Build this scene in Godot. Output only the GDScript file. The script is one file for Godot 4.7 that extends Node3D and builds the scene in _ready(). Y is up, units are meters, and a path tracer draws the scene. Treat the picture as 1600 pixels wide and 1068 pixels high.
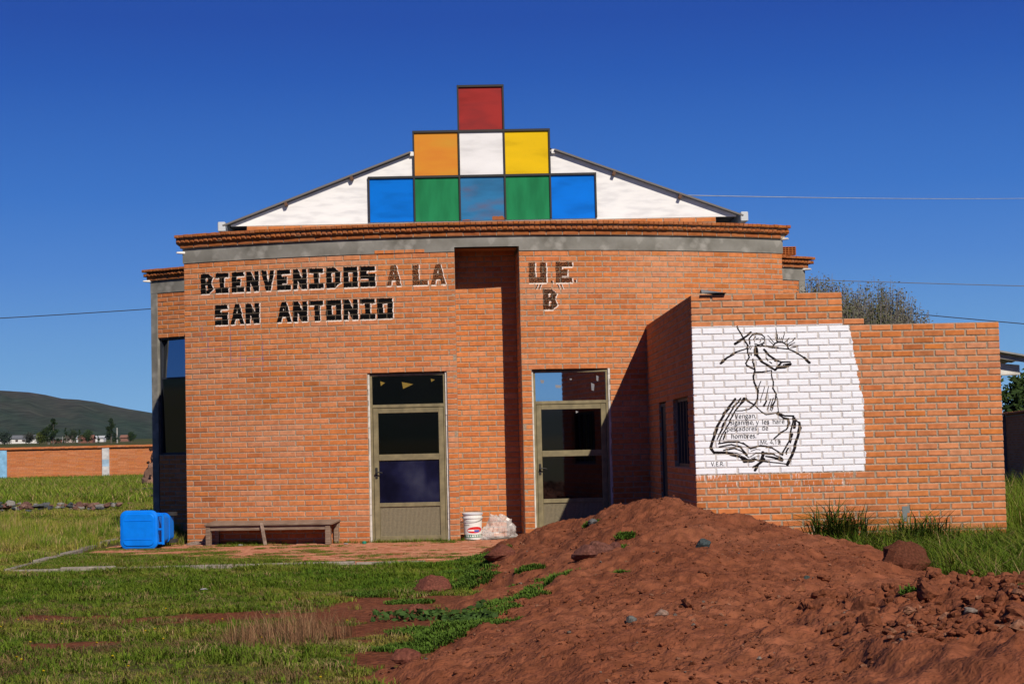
extends Node3D

# ---------------------------------------------------------------- constants of the place (metres)
const EYE := Vector3(0, 1.32, 0)
const FOCAL := 2800.0
const ARC_X := 0.10
const ARC_Z := -37.07
const ARC_R := 10.76
const COURSE := 0.08
const SL := -4.40
const SR := 5.09
const D1L := -1.495
const D1R := -0.318
const D2L := 0.935
const D2R := 2.115
const NL := -0.168
const NR := 0.788

var rng := RandomNumberGenerator.new()
var nz := FastNoiseLite.new()
var nf := FastNoiseLite.new()
var nr := FastNoiseLite.new()
var M := {}
var cam_f: Vector3
var cam_r: Vector3
var cam_u: Vector3
var mound_cache := PackedFloat32Array()

# ---------------------------------------------------------------- mesh collector
class MB:
	var v := PackedVector3Array()
	var n := PackedVector3Array()
	var c := PackedColorArray()
	var uv := PackedVector2Array()
	var uv2 := PackedVector2Array()
	var ix := PackedInt32Array()

	func vert(p: Vector3, nn: Vector3, col: Color, a := Vector2.ZERO, b := Vector2.ZERO) -> int:
		v.append(p)
		n.append(nn)
		c.append(col)
		uv.append(a)
		uv2.append(b)
		return v.size() - 1

	# corners counter-clockwise seen from outside
	func quad(a: Vector3, b: Vector3, d: Vector3, e: Vector3, col: Color, ua := Vector2.ZERO, ub := Vector2.ZERO, ud := Vector2.ZERO, ue := Vector2.ZERO) -> void:
		var nn := (d - a).cross(e - b).normalized()
		var i := v.size()
		vert(a, nn, col, ua, ua)
		vert(b, nn, col, ub, ub)
		vert(d, nn, col, ud, ud)
		vert(e, nn, col, ue, ue)
		ix.append_array([i, i + 2, i + 1, i, i + 3, i + 2])

	func tri(a: Vector3, b: Vector3, d: Vector3, col: Color) -> void:
		var nn := (b - a).cross(d - a).normalized()
		var i := v.size()
		vert(a, nn, col)
		vert(b, nn, col)
		vert(d, nn, col)
		ix.append_array([i, i + 2, i + 1])

	func box(t: Transform3D, s: Vector3, col: Color, ch := 0.0) -> void:
		# a box centred on t, with chamfered edges when ch > 0
		var h := s * 0.5
		for ax in 3:
			for sg in [-1.0, 1.0]:
				var w := Vector3.ZERO
				w[ax] = sg
				var p := Vector3.ZERO
				p[(ax + 1) % 3] = 1.0
				var q := w.cross(p)
				var hw: float = h[ax]
				var hp: float = h[(ax + 1) % 3] - ch
				var hq: float = h[(ax + 2) % 3] - ch
				quad(t * (w * hw - p * hp - q * hq), t * (w * hw + p * hp - q * hq), t * (w * hw + p * hp + q * hq), t * (w * hw - p * hp + q * hq), col)
				if ch > 0.0:
					# one chamfer strip per edge, made by the face of lower axis
					for side in [[p, hp, q, hq, (ax + 1) % 3], [q, hq, p, hp, (ax + 2) % 3]]:
						if side[4] < ax:
							continue
						for s2 in [-1.0, 1.0]:
							var e1: Vector3 = side[0] * s2
							var along: Vector3 = side[2]
							var la: float = side[3]
							var a: Vector3 = w * hw + e1 * side[1] - along * la
							var b: Vector3 = w * hw + e1 * side[1] + along * la
							var a2: Vector3 = w * (hw - ch) + e1 * (side[1] + ch) - along * la
							var b2: Vector3 = w * (hw - ch) + e1 * (side[1] + ch) + along * la
							if (b - a).cross(b2 - a).dot(w + e1) > 0:
								quad(t * a, t * b, t * b2, t * a2, col)
							else:
								quad(t * b, t * a, t * a2, t * b2, col)

	func tube(path: PackedVector3Array, r0: float, r1: float, sides: int, col: Color) -> void:
		var first := -1
		var k := path.size()
		var ref := Vector3.UP if absf((path[k - 1] - path[0]).normalized().y) < 0.9 else Vector3.RIGHT
		for i in k:
			var d := (path[mini(i + 1, k - 1)] - path[maxi(i - 1, 0)]).normalized()
			var s := d.cross(ref).normalized()
			var u := s.cross(d)
			var r := lerpf(r0, r1, float(i) / maxf(1.0, k - 1))
			for j in sides:
				var a := TAU * j / sides
				var nn := s * cos(a) + u * sin(a)
				var id := vert(path[i] + nn * r, nn, col)
				if first < 0:
					first = id
		for i in k - 1:
			for j in sides:
				var a := first + i * sides + j
				var b := first + i * sides + (j + 1) % sides
				ix.append_array([a, b, a + sides, b, b + sides, a + sides])

	# rings: arrays of points of equal count; smooth round the ring, sharp between rings when asked
	func loft(rings: Array, col: Color, cap0 := true, cap1 := true, shift := Transform3D()) -> void:
		var k: int = rings[0].size()
		for i in rings.size() - 1:
			var r0: PackedVector3Array = rings[i]
			var r1: PackedVector3Array = rings[i + 1]
			var first := v.size()
			for j in k + 1:
				var p := r0[j % k]
				var q := r1[j % k]
				var tn := (r0[(j + 1) % k] - r0[(j + k - 1) % k])
				if tn.length() < 1e-6:
					tn = (r1[(j + 1) % k] - r1[(j + k - 1) % k])
				var nn := tn.cross(q - p).normalized()
				var un := Vector2(float(j) / k, 0)
				vert(shift * p, shift.basis * nn, col, Vector2(un.x, 1), un)
				vert(shift * q, shift.basis * nn, col, Vector2(un.x, 0), un)
			for j in k:
				var a := first + j * 2
				ix.append_array([a, a + 3, a + 2, a, a + 1, a + 3])
		for e in [[cap0, 0], [cap1, rings.size() - 1]]:
			if not e[0]:
				continue
			var r: PackedVector3Array = rings[e[1]]
			var mid := Vector3.ZERO
			for p in r:
				mid += p
			mid /= k
			for j in k:
				if e[1] == 0:
					tri(shift * mid, shift * r[(j + 1) % k], shift * r[j], col)
				else:
					tri(shift * mid, shift * r[j], shift * r[(j + 1) % k], col)

	func into(m: ArrayMesh, mat: Material) -> void:
		if v.is_empty():
			return
		var a := []
		a.resize(Mesh.ARRAY_MAX)
		a[Mesh.ARRAY_VERTEX] = v
		a[Mesh.ARRAY_NORMAL] = n
		a[Mesh.ARRAY_COLOR] = c
		a[Mesh.ARRAY_TEX_UV] = uv
		a[Mesh.ARRAY_TEX_UV2] = uv2
		a[Mesh.ARRAY_INDEX] = ix
		m.add_surface_from_arrays(Mesh.PRIMITIVE_TRIANGLES, a)
		m.surface_set_material(m.get_surface_count() - 1, mat)

	func mesh(mat: Material) -> ArrayMesh:
		var m := ArrayMesh.new()
		into(m, mat)
		return m

# ---------------------------------------------------------------- naming and parenting
func thing(called: String, label: String, category: String, at: Vector3, group := "") -> Node3D:
	var o := Node3D.new()
	o.name = called
	add_child(o, true)
	o.position = at
	tag(o, label, category, group)
	return o

func tag(o: Node, label: String, category: String, group := "") -> void:
	o.set_meta("label", label)
	o.set_meta("category", category)
	if group:
		o.set_meta("group", group)

func put(parent: Node3D, called: String, m: Mesh, xf := Transform3D(), kind := "", label := "") -> MeshInstance3D:
	# adds a mesh given in world coordinates (or placed by xf) under its thing or part
	var o := MeshInstance3D.new()
	o.mesh = m
	o.name = called
	parent.add_child(o, true)
	o.transform = parent.global_transform.affine_inverse() * xf
	if kind:
		o.set_meta("kind", kind)
	if label:
		o.set_meta("label", label)
	return o

func one(called: String, m: Mesh, label: String, category: String, xf := Transform3D(), group := "") -> MeshInstance3D:
	var o := put(self, called, m, xf)
	tag(o, label, category, group)
	return o

func scatter(parent: Node3D, called: String, m: Mesh, where: Array, tints: PackedColorArray) -> void:
	if where.is_empty():
		return
	var mm := MultiMesh.new()
	mm.transform_format = MultiMesh.TRANSFORM_3D
	mm.use_colors = true
	mm.mesh = m
	mm.instance_count = where.size()
	for i in where.size():
		mm.set_instance_transform(i, where[i])
		mm.set_instance_color(i, tints[i])
	var o := MultiMeshInstance3D.new()
	o.multimesh = mm
	o.name = called
	parent.add_child(o, true)
	o.set_meta("kind", "stuff")

# ---------------------------------------------------------------- materials
func noise_tex(freq: float, lo: float, hi: float, oct := 4, size := 512, sd := 1, type := FastNoiseLite.TYPE_SIMPLEX_SMOOTH) -> NoiseTexture2D:
	var f := FastNoiseLite.new()
	f.seed = sd
	f.noise_type = type
	f.frequency = freq
	f.fractal_octaves = oct
	var t := NoiseTexture2D.new()
	t.width = size
	t.height = size
	t.seamless = true
	t.noise = f
	var g := Gradient.new()
	g.set_color(0, Color(lo, lo, lo))
	g.set_color(1, Color(hi, hi, hi))
	t.color_ramp = g
	return t

func ramp_tex(freq: float, cols: Array, oct := 4, size := 512, sd := 1) -> NoiseTexture2D:
	var t := noise_tex(freq, 0, 1, oct, size, sd)
	var g := Gradient.new()
	g.offsets = PackedFloat32Array([0.0, 0.5, 1.0])
	g.colors = PackedColorArray(cols)
	t.color_ramp = g
	return t

func lin(r: float, g: float, b: float) -> Color:
	return Color(r, g, b).linear_to_srgb()

func mat(called: String, col: Color, rough := 0.9, vcol := false) -> StandardMaterial3D:
	var m := StandardMaterial3D.new()
	m.resource_name = called
	m.albedo_color = col.linear_to_srgb() if not vcol else Color.WHITE
	m.vertex_color_use_as_albedo = vcol
	m.roughness = rough
	return m

func grained(m: StandardMaterial3D, tex: Texture2D, per_m: float, relief := 0.0, bump: Texture2D = null) -> StandardMaterial3D:
	m.albedo_texture = tex
	m.uv1_triplanar = true
	m.uv1_world_triplanar = true
	m.uv1_triplanar_sharpness = 4.0
	m.uv1_scale = Vector3.ONE * per_m
	if relief > 0.0:
		m.heightmap_enabled = true
		m.heightmap_texture = bump if bump else tex
		m.heightmap_scale = relief
	return m

func make_materials() -> void:
	var fine := noise_tex(0.02, 0.84, 1.0, 5, 512, 3)
	var rough_t := noise_tex(0.035, 0.55, 1.0, 5, 512, 8)
	var soft := noise_tex(0.006, 0.8, 1.0, 4, 512, 5)
	M.brick = grained(mat("fired_clay", Color.WHITE, 0.92, true), fine, 0.9, 0.25, rough_t)
	M.text_brick = grained(mat("painted_clay", Color.WHITE, 0.85, true), fine, 0.9, 0.25, rough_t)
	M.mural_brick = grained(mat("whitewashed_clay", Color.WHITE, 0.85, true), fine, 0.9, 0.25, rough_t)
	for k in [["text_brick", text_image()], ["mural_brick", mural_image()]]:
		var m: StandardMaterial3D = M[k[0]]
		m.detail_enabled = true
		m.detail_albedo = ImageTexture.create_from_image(k[1])
		m.metallic_specular = 0.3
		m.detail_uv_layer = BaseMaterial3D.DETAIL_UV_2
		m.detail_blend_mode = BaseMaterial3D.BLEND_MODE_MIX
	var mt := noise_tex(0.035, 0.7, 1.0, 5, 512, 8)
	M.mortar = grained(mat("mortar", Color(0.46, 0.355, 0.26), 0.95), mt, 1.5, 0.3)
	for k in [["text_mortar", "text_brick", 0.72], ["mural_mortar", "mural_brick", 0.5]]:
		var m := grained(mat(k[0], Color(0.46, 0.355, 0.26), 0.95), mt, 1.5, 0.3)
		m.detail_enabled = true
		m.detail_albedo = M[k[1]].detail_albedo
		m.detail_uv_layer = BaseMaterial3D.DETAIL_UV_2
		var part_mask := Image.create(4, 4, false, Image.FORMAT_RGB8)
		part_mask.fill(Color(k[2], k[2], k[2]))
		m.detail_mask = ImageTexture.create_from_image(part_mask)
		M[k[0]] = m
	M.concrete = grained(mat("grey_concrete", Color.WHITE, 0.93), ramp_tex(0.007, [lin(0.13, 0.125, 0.11), lin(0.19, 0.185, 0.168), lin(0.25, 0.245, 0.228)], 5, 512, 12), 0.45, 0.3, rough_t)
	M.concrete.detail_enabled = true
	var white := GradientTexture2D.new()
	white.width = 4
	white.height = 4
	var wg := Gradient.new()
	wg.set_color(0, Color(0.86, 0.85, 0.83))
	wg.set_color(1, Color(0.86, 0.85, 0.83))
	white.gradient = wg
	M.concrete.detail_albedo = white
	M.concrete.detail_mask = ramp_tex(0.012, [Color.BLACK, Color.BLACK, Color(0.32, 0.32, 0.32)], 5, 512, 21)
	M.plaster = grained(mat("white_plaster", Color(0.72, 0.68, 0.64), 0.9), soft, 1.0, 0.3, rough_t)
	M.olive = grained(mat("olive_paint", Color(0.245, 0.205, 0.112), 0.45), soft, 2.0)
	M.olive_panel = grained(mat("olive_ribbed_panel", Color(0.245, 0.21, 0.14), 0.5), fine, 2.5)
	M.glass = mat("mirror_tinted_glass", Color(0.60, 0.66, 0.72), 0.02)
	M.glass.metallic = 1.0
	M.glass_dark = mat("dark_tinted_glass", Color(0.13, 0.14, 0.165), 0.03)
	M.glass_dark.metallic = 1.0
	M.glass_dark_reflection = mat("painted_dark_reflection_glass", Color(0.07, 0.075, 0.085), 0.03)  # same glass as the other door; its dark reflection is put into the tint
	M.glass_dark_reflection.metallic = 1.0
	M.glass_blue_reflection = grained(mat("painted_blue_reflection_glass", Color.WHITE, 0.06), ramp_tex(0.006, [lin(0.015, 0.015, 0.05), lin(0.04, 0.042, 0.15), lin(0.14, 0.15, 0.30)], 4, 256, 37), 0.8)  # blue reflection of a parked car, painted into the pane as mottled colour
	M.glass_blue_reflection.metallic = 0.8
	M.glass_sky = mat("grey_reflecting_glass", Color(0.30, 0.31, 0.33), 0.04)
	M.glass_sky.metallic = 1.0
	M.glass_wing = mat("blackish_glass", Color(0.12, 0.14, 0.2), 0.03)
	M.glass_wing.metallic = 1.0
	M.dark_metal = mat("dark_blue_metal", Color(0.02, 0.024, 0.035), 0.5)
	M.black = grained(mat("black_paint", Color(0.012, 0.011, 0.012), 0.6), soft, 2.0)
	M.tin = grained(mat("zinc_sheet", Color(0.32, 0.32, 0.31), 0.5), soft, 1.0)
	M.tin.metallic = 0.3
	M.white_board = grained(mat("white_painted_board", Color.WHITE, 0.8), ramp_tex(0.01, [lin(0.62, 0.62, 0.64), lin(0.76, 0.76, 0.77), lin(0.82, 0.82, 0.82)], 5, 512, 31), 0.8)
	M.white_board.uv1_scale = Vector3(0.35, 1.6, 0.8)
	M.pvc = mat("white_pvc", Color(0.75, 0.74, 0.72), 0.5)
	M.wood = grained(mat("weathered_wood", Color.WHITE, 0.9), ramp_tex(0.012, [lin(0.13, 0.085, 0.06), lin(0.24, 0.17, 0.125), lin(0.34, 0.26, 0.2)], 5, 512, 41), 1.0, 0.4, rough_t)
	M.wood.uv1_scale = Vector3(0.6, 9, 5)
	M.brown_wood = mat("brown_wood", Color(0.12, 0.06, 0.035), 0.9)
	M.soil = grained(mat("red_soil", Color.WHITE, 0.97, true), noise_tex(0.012, 0.72, 1.0, 6, 1024, 51), 0.45, 0.9, noise_tex(0.07, 0.0, 1.0, 5, 1024, 53))
	M.ground = grained(mat("earth_and_thatch", Color.WHITE, 0.97, true), noise_tex(0.02, 0.6, 1.0, 6, 1024, 55), 0.6, 2.0, noise_tex(0.03, 0.0, 1.0, 6, 1024, 53))
	M.stone = grained(mat("stone", Color.WHITE, 0.92, true), rough_t, 2.0, 0.5)
	M.grass = mat("grass_blades", Color.WHITE, 0.7, true)
	M.grass.backlight_enabled = true
	M.grass.backlight = Color(0.5, 0.5, 0.5)
	M.leaf = mat("leaves", Color.WHITE, 0.75, true)
	M.leaf.backlight_enabled = true
	M.leaf.backlight = Color(0.3, 0.3, 0.3)
	M.bark = mat("bark", Color(0.1, 0.085, 0.07), 0.95)
	M.vcol = grained(mat("painted", Color.WHITE, 0.85, true), soft, 0.7)
	M.hill = grained(mat("hillside", Color.WHITE, 1.0, true), noise_tex(0.01, 0.55, 1.0, 6, 1024, 61), 0.004)
	M.blue_plastic = grained(mat("blue_plastic", Color(0.001, 0.215, 0.90), 0.5), noise_tex(0.012, 0.9, 1.0, 5, 256, 33), 1.4)
	M.blue_plastic.metallic_specular = 0.3
	M.rubber = mat("black_rubber", Color(0.02, 0.02, 0.02), 0.8)
	M.bucket = mat("white_pail_plastic", Color(0.74, 0.74, 0.73), 0.45)
	M.sheet = mat("clear_crumpled_plastic", Color(0.72, 0.69, 0.68), 0.3)
	M.sheet.albedo_color.a = 0.38
	M.sheet.transparency = BaseMaterial3D.TRANSPARENCY_ALPHA
	M.cable = mat("black_cable", Color(0.03, 0.03, 0.03), 0.7)

func matte_all() -> void:
	for k in ["brick", "text_brick", "mural_brick", "mortar", "text_mortar", "mural_mortar", "soil", "ground", "grass", "leaf", "stone", "hill", "concrete", "wood"]:
		M[k].metallic_specular = 0.18

# ---------------------------------------------------------------- painted lettering and mural (flat print on the bricks)
func dab(img: Image, x: int, y: int, col: Color, a: float) -> void:
	if x < 0 or y < 0 or x >= img.get_width() or y >= img.get_height() or a <= 0.0:
		return
	var o := img.get_pixel(x, y)
	var na := a + o.a * (1.0 - a)
	var k := a / maxf(na, 1e-4)
	img.set_pixel(x, y, Color(lerpf(o.r, col.r, k), lerpf(o.g, col.g, k), lerpf(o.b, col.b, k), na))

func stroke(img: Image, pts: Array, w0: float, w1: float, col: Color, a := 1.0) -> void:
	for i in pts.size() - 1:
		var p: Vector2 = pts[i]
		var q: Vector2 = pts[i + 1]
		var wa := lerpf(w0, w1, float(i) / (pts.size() - 1)) * 0.5
		var wb := lerpf(w0, w1, float(i + 1) / (pts.size() - 1)) * 0.5
		var m := maxf(wa, wb) + 2
		var pq := q - p
		var l2 := maxf(pq.length_squared(), 1e-4)
		for y in range(int(minf(p.y, q.y) - m), int(maxf(p.y, q.y) + m) + 1):
			for x in range(int(minf(p.x, q.x) - m), int(maxf(p.x, q.x) + m) + 1):
				var pt := Vector2(x, y)
				var t := clampf((pt - p).dot(pq) / l2, 0, 1)
				var d := pt.distance_to(p + pq * t) + nf.get_noise_2d(x * 2.0, y * 2.0) * 0.9
				dab(img, x, y, col, a * clampf(lerpf(wa, wb, t) - d + 0.5, 0, 1) * clampf(1.12 + 0.5 * nf.get_noise_2d(x * 5.0 + 300.0, y * 5.0), 0.5, 1.0))

# each letter as trapezoids: y0, y1, left and right at y0, left and right at y1
func glyph(ch: String) -> Array:
	match ch:
		"B": return [[0, 1, 0, .4, 0, .4], [.78, 1, .3, .95, .3, .62], [.54, .8, .55, .82, .55, .98], [0, .2, .3, .66, .3, .97], [.2, .48, .55, 1, .55, .88], [.42, .6, .3, .85, .3, .85]]
		"I": return [[.75, 1, 0, 1, 0, 1], [0, .25, 0, 1, 0, 1], [.2, .8, .33, .68, .33, .68]]
		"E": return [[0, 1, 0, .38, 0, .38], [.77, 1, 0, 1, 0, 1], [0, .24, 0, 1, 0, 1], [.3, .64, .3, .72, .3, .72]]
		"N": return [[0, 1, 0, .34, 0, .34], [0, 1, .66, 1, .66, 1], [0, 1, .6, 1, 0, .36]]
		"V": return [[0, 1, .36, .62, 0, .4], [0, 1, .42, .68, .68, 1]]
		"D": return [[0, 1, 0, .4, 0, .4], [.74, 1, .3, .98, .3, .6], [0, .26, .3, .6, .3, .98], [.22, .78, .62, 1, .62, 1]]
		"O": return [[0, 1, 0, .38, 0, .38], [0, 1, .64, 1, .64, 1], [.72, 1, 0, 1, 0, 1], [0, .26, 0, 1, 0, 1]]
		"S": return [[.76, 1, 0, 1, 0, 1], [0, .24, 0, 1, 0, 1], [.38, .62, 0, 1, 0, 1], [.38, 1, 0, .46, 0, .46], [0, .5, .55, 1, .55, 1]]
		"A": return [[0, 1, 0, .32, .34, .58], [0, 1, .68, 1, .42, .66], [.26, .55, .2, .8, .3, .7]]
		"L": return [[0, 1, 0, .42, 0, .42], [0, .24, 0, 1, 0, 1]]
		"T": return [[.75, 1, 0, 1, 0, 1], [0, .8, .36, .74, .36, .74]]
		"U": return [[0, 1, 0, .36, 0, .36], [0, 1, .64, 1, .64, 1], [0, .26, 0, 1, 0, 1]]
		"C": return [[0, 1, 0, .36, 0, .36], [.74, 1, 0, 1, 0, 1], [0, .26, 0, 1, 0, 1]]
		"R": return [[0, 1, 0, .34, 0, .34], [.74, 1, 0, .9, 0, .9], [.5, 1, .62, .95, .62, .95], [.4, .6, .2, .9, .2, .9], [0, .5, .62, 1, .4, .75]]
	return [[0, 1, 0, 1, 0, 1]]

func in_glyph(g: Array, x: float, y: float) -> bool:
	for t in g:
		if y >= t[0] and y <= t[1]:
			var k: float = (y - t[0]) / (t[1] - t[0])
			if x >= lerpf(t[2], t[4], k) and x <= lerpf(t[3], t[5], k):
				return true
	return false

func paint_letter(img: Image, ch: String, x0: float, x1: float, y0: float, y1: float, worn: float, outline := true) -> void:
	# x0..x1 and y0..y1 (downwards) in pixels
	var g := glyph(ch)
	var w := x1 - x0
	var h := y1 - y0
	for y in range(int(y0) - 8, int(y1) + 14):
		for x in range(int(x0) - 8, int(x1) + 14):
			var jx := nf.get_noise_2d(x * 1.3, y * 1.3) * 2.2
			var jy := nf.get_noise_2d(x * 1.3 + 900.0, y * 1.3) * 2.2
			var u := (x + jx - x0) / w
			var v := 1.0 - (y + jy - y0) / h
			if in_glyph(g, u, v):
				var a := 1.0
				if worn > 0.0:
					a = clampf(1.0 - worn * 1.2 * (0.5 + 1.9 * nf.get_noise_2d(x * 3.1, y * 2.4)), 0.0, 1.0)
				dab(img, x, y, Color(0.075, 0.068, 0.08) * 0.6 if worn <= 0.0 else Color(0.10, 0.065, 0.055), a)
			elif outline and (in_glyph(g, u - 0.075, v + 0.02) or in_glyph(g, u - 0.02, v + 0.055)):
				dab(img, x, y, Color(0.9, 0.87, 0.84), 0.9 - 0.35 * absf(nf.get_noise_2d(x * 2.0, y * 2.0)))

const TX0 := -4.45
const TXW := 6.40
const TY0 := 2.56
const TYH := 1.68
func text_image() -> Image:
	var img := Image.create(2048, 537, false, Image.FORMAT_RGBA8)
	img.fill(Color(0.6, 0.3, 0.18, 0))
	var k := 2048.0 / TXW
	var lines := [
		["BIENVENIDOS", [-4.112, -3.893, -3.861, -3.642, -3.588, -3.383, -3.351, -3.144, -3.113, -2.888, -2.858, -2.638, -2.606, -2.387, -2.357, -2.131, -2.092, -1.872, -1.829, -1.611, -1.578, -1.347], 47, 0.0],
		["ALA", [-1.185, -0.962, -0.795, -0.569, -0.525, -0.304], 47, 0.36],
		["SANANTONIO", [-3.879, -3.657, -3.618, -3.39, -3.369, -3.142, -2.87, -2.634, -2.614, -2.386, -2.356, -2.139, -2.1, -1.867, -1.837, -1.615, -1.586, -1.357, -1.328, -1.094], 41, 0.0],
		["UE", [0.924, 1.187, 1.326, 1.579], 47, 0.30],
		["B", [1.129, 1.346], 42, 0.2],
	]
	for l in lines:
		var y0: float = (TYH - (l[2] * COURSE + 4 * COURSE - 0.013 - TY0)) * k
		var y1: float = (TYH - (l[2] * COURSE - TY0)) * k
		for i in l[0].length():
			paint_letter(img, l[0][i], (l[1][2 * i] - TX0) * k, (l[1][2 * i + 1] - TX0) * k, y0, y1, l[3])
	# full stops and quotation marks
	for d in [[1.265, 3.775], [1.62, 3.785]]:
		var c := Vector2((d[0] - TX0) * k, (TYH - (d[1] - TY0)) * k)
		stroke(img, [c, c + Vector2(3, 3)], 9, 9, Color(0.1, 0.09, 0.09))
		stroke(img, [c + Vector2(8, -4), c + Vector2(8, 8)], 3, 3, Color(0.9, 0.88, 0.85))
	for d in [[1.035, 1.0], [1.085, 1.0], [1.37, -1.0], [1.42, -1.0]]:
		var c := Vector2((d[0] - TX0) * k, (TYH - (3.70 - TY0)) * k)
		stroke(img, [c + Vector2(5 * d[1], -11), c + Vector2(-3 * d[1], 10)], 6, 4, Color(0.16, 0.12, 0.11))
		stroke(img, [c + Vector2(5 * d[1] + 5, -10), c + Vector2(-3 * d[1] + 5, 11)], 3, 3, Color(0.92, 0.9, 0.88))
	# faint blue guide lines drawn on the left of the wall
	for d in [[-4.1, 3.27, -4.1, 3.08], [-4.0, 3.1, -4.0, 2.9], [-3.62, 3.2, -3.62, 2.7], [-3.46, 3.05, -3.46, 2.66], [-3.1, 3.0, -3.1, 2.62], [-3.6, 2.75, -3.1, 2.75], [-4.2, 2.92, -3.7, 2.92]]:
		stroke(img, [Vector2((d[0] - TX0) * k, (TYH - (d[1] - TY0)) * k), Vector2((d[2] - TX0) * k, (TYH - (d[3] - TY0)) * k)], 4, 4, Color(0.36, 0.3, 0.62), 0.4)
	return img

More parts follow.
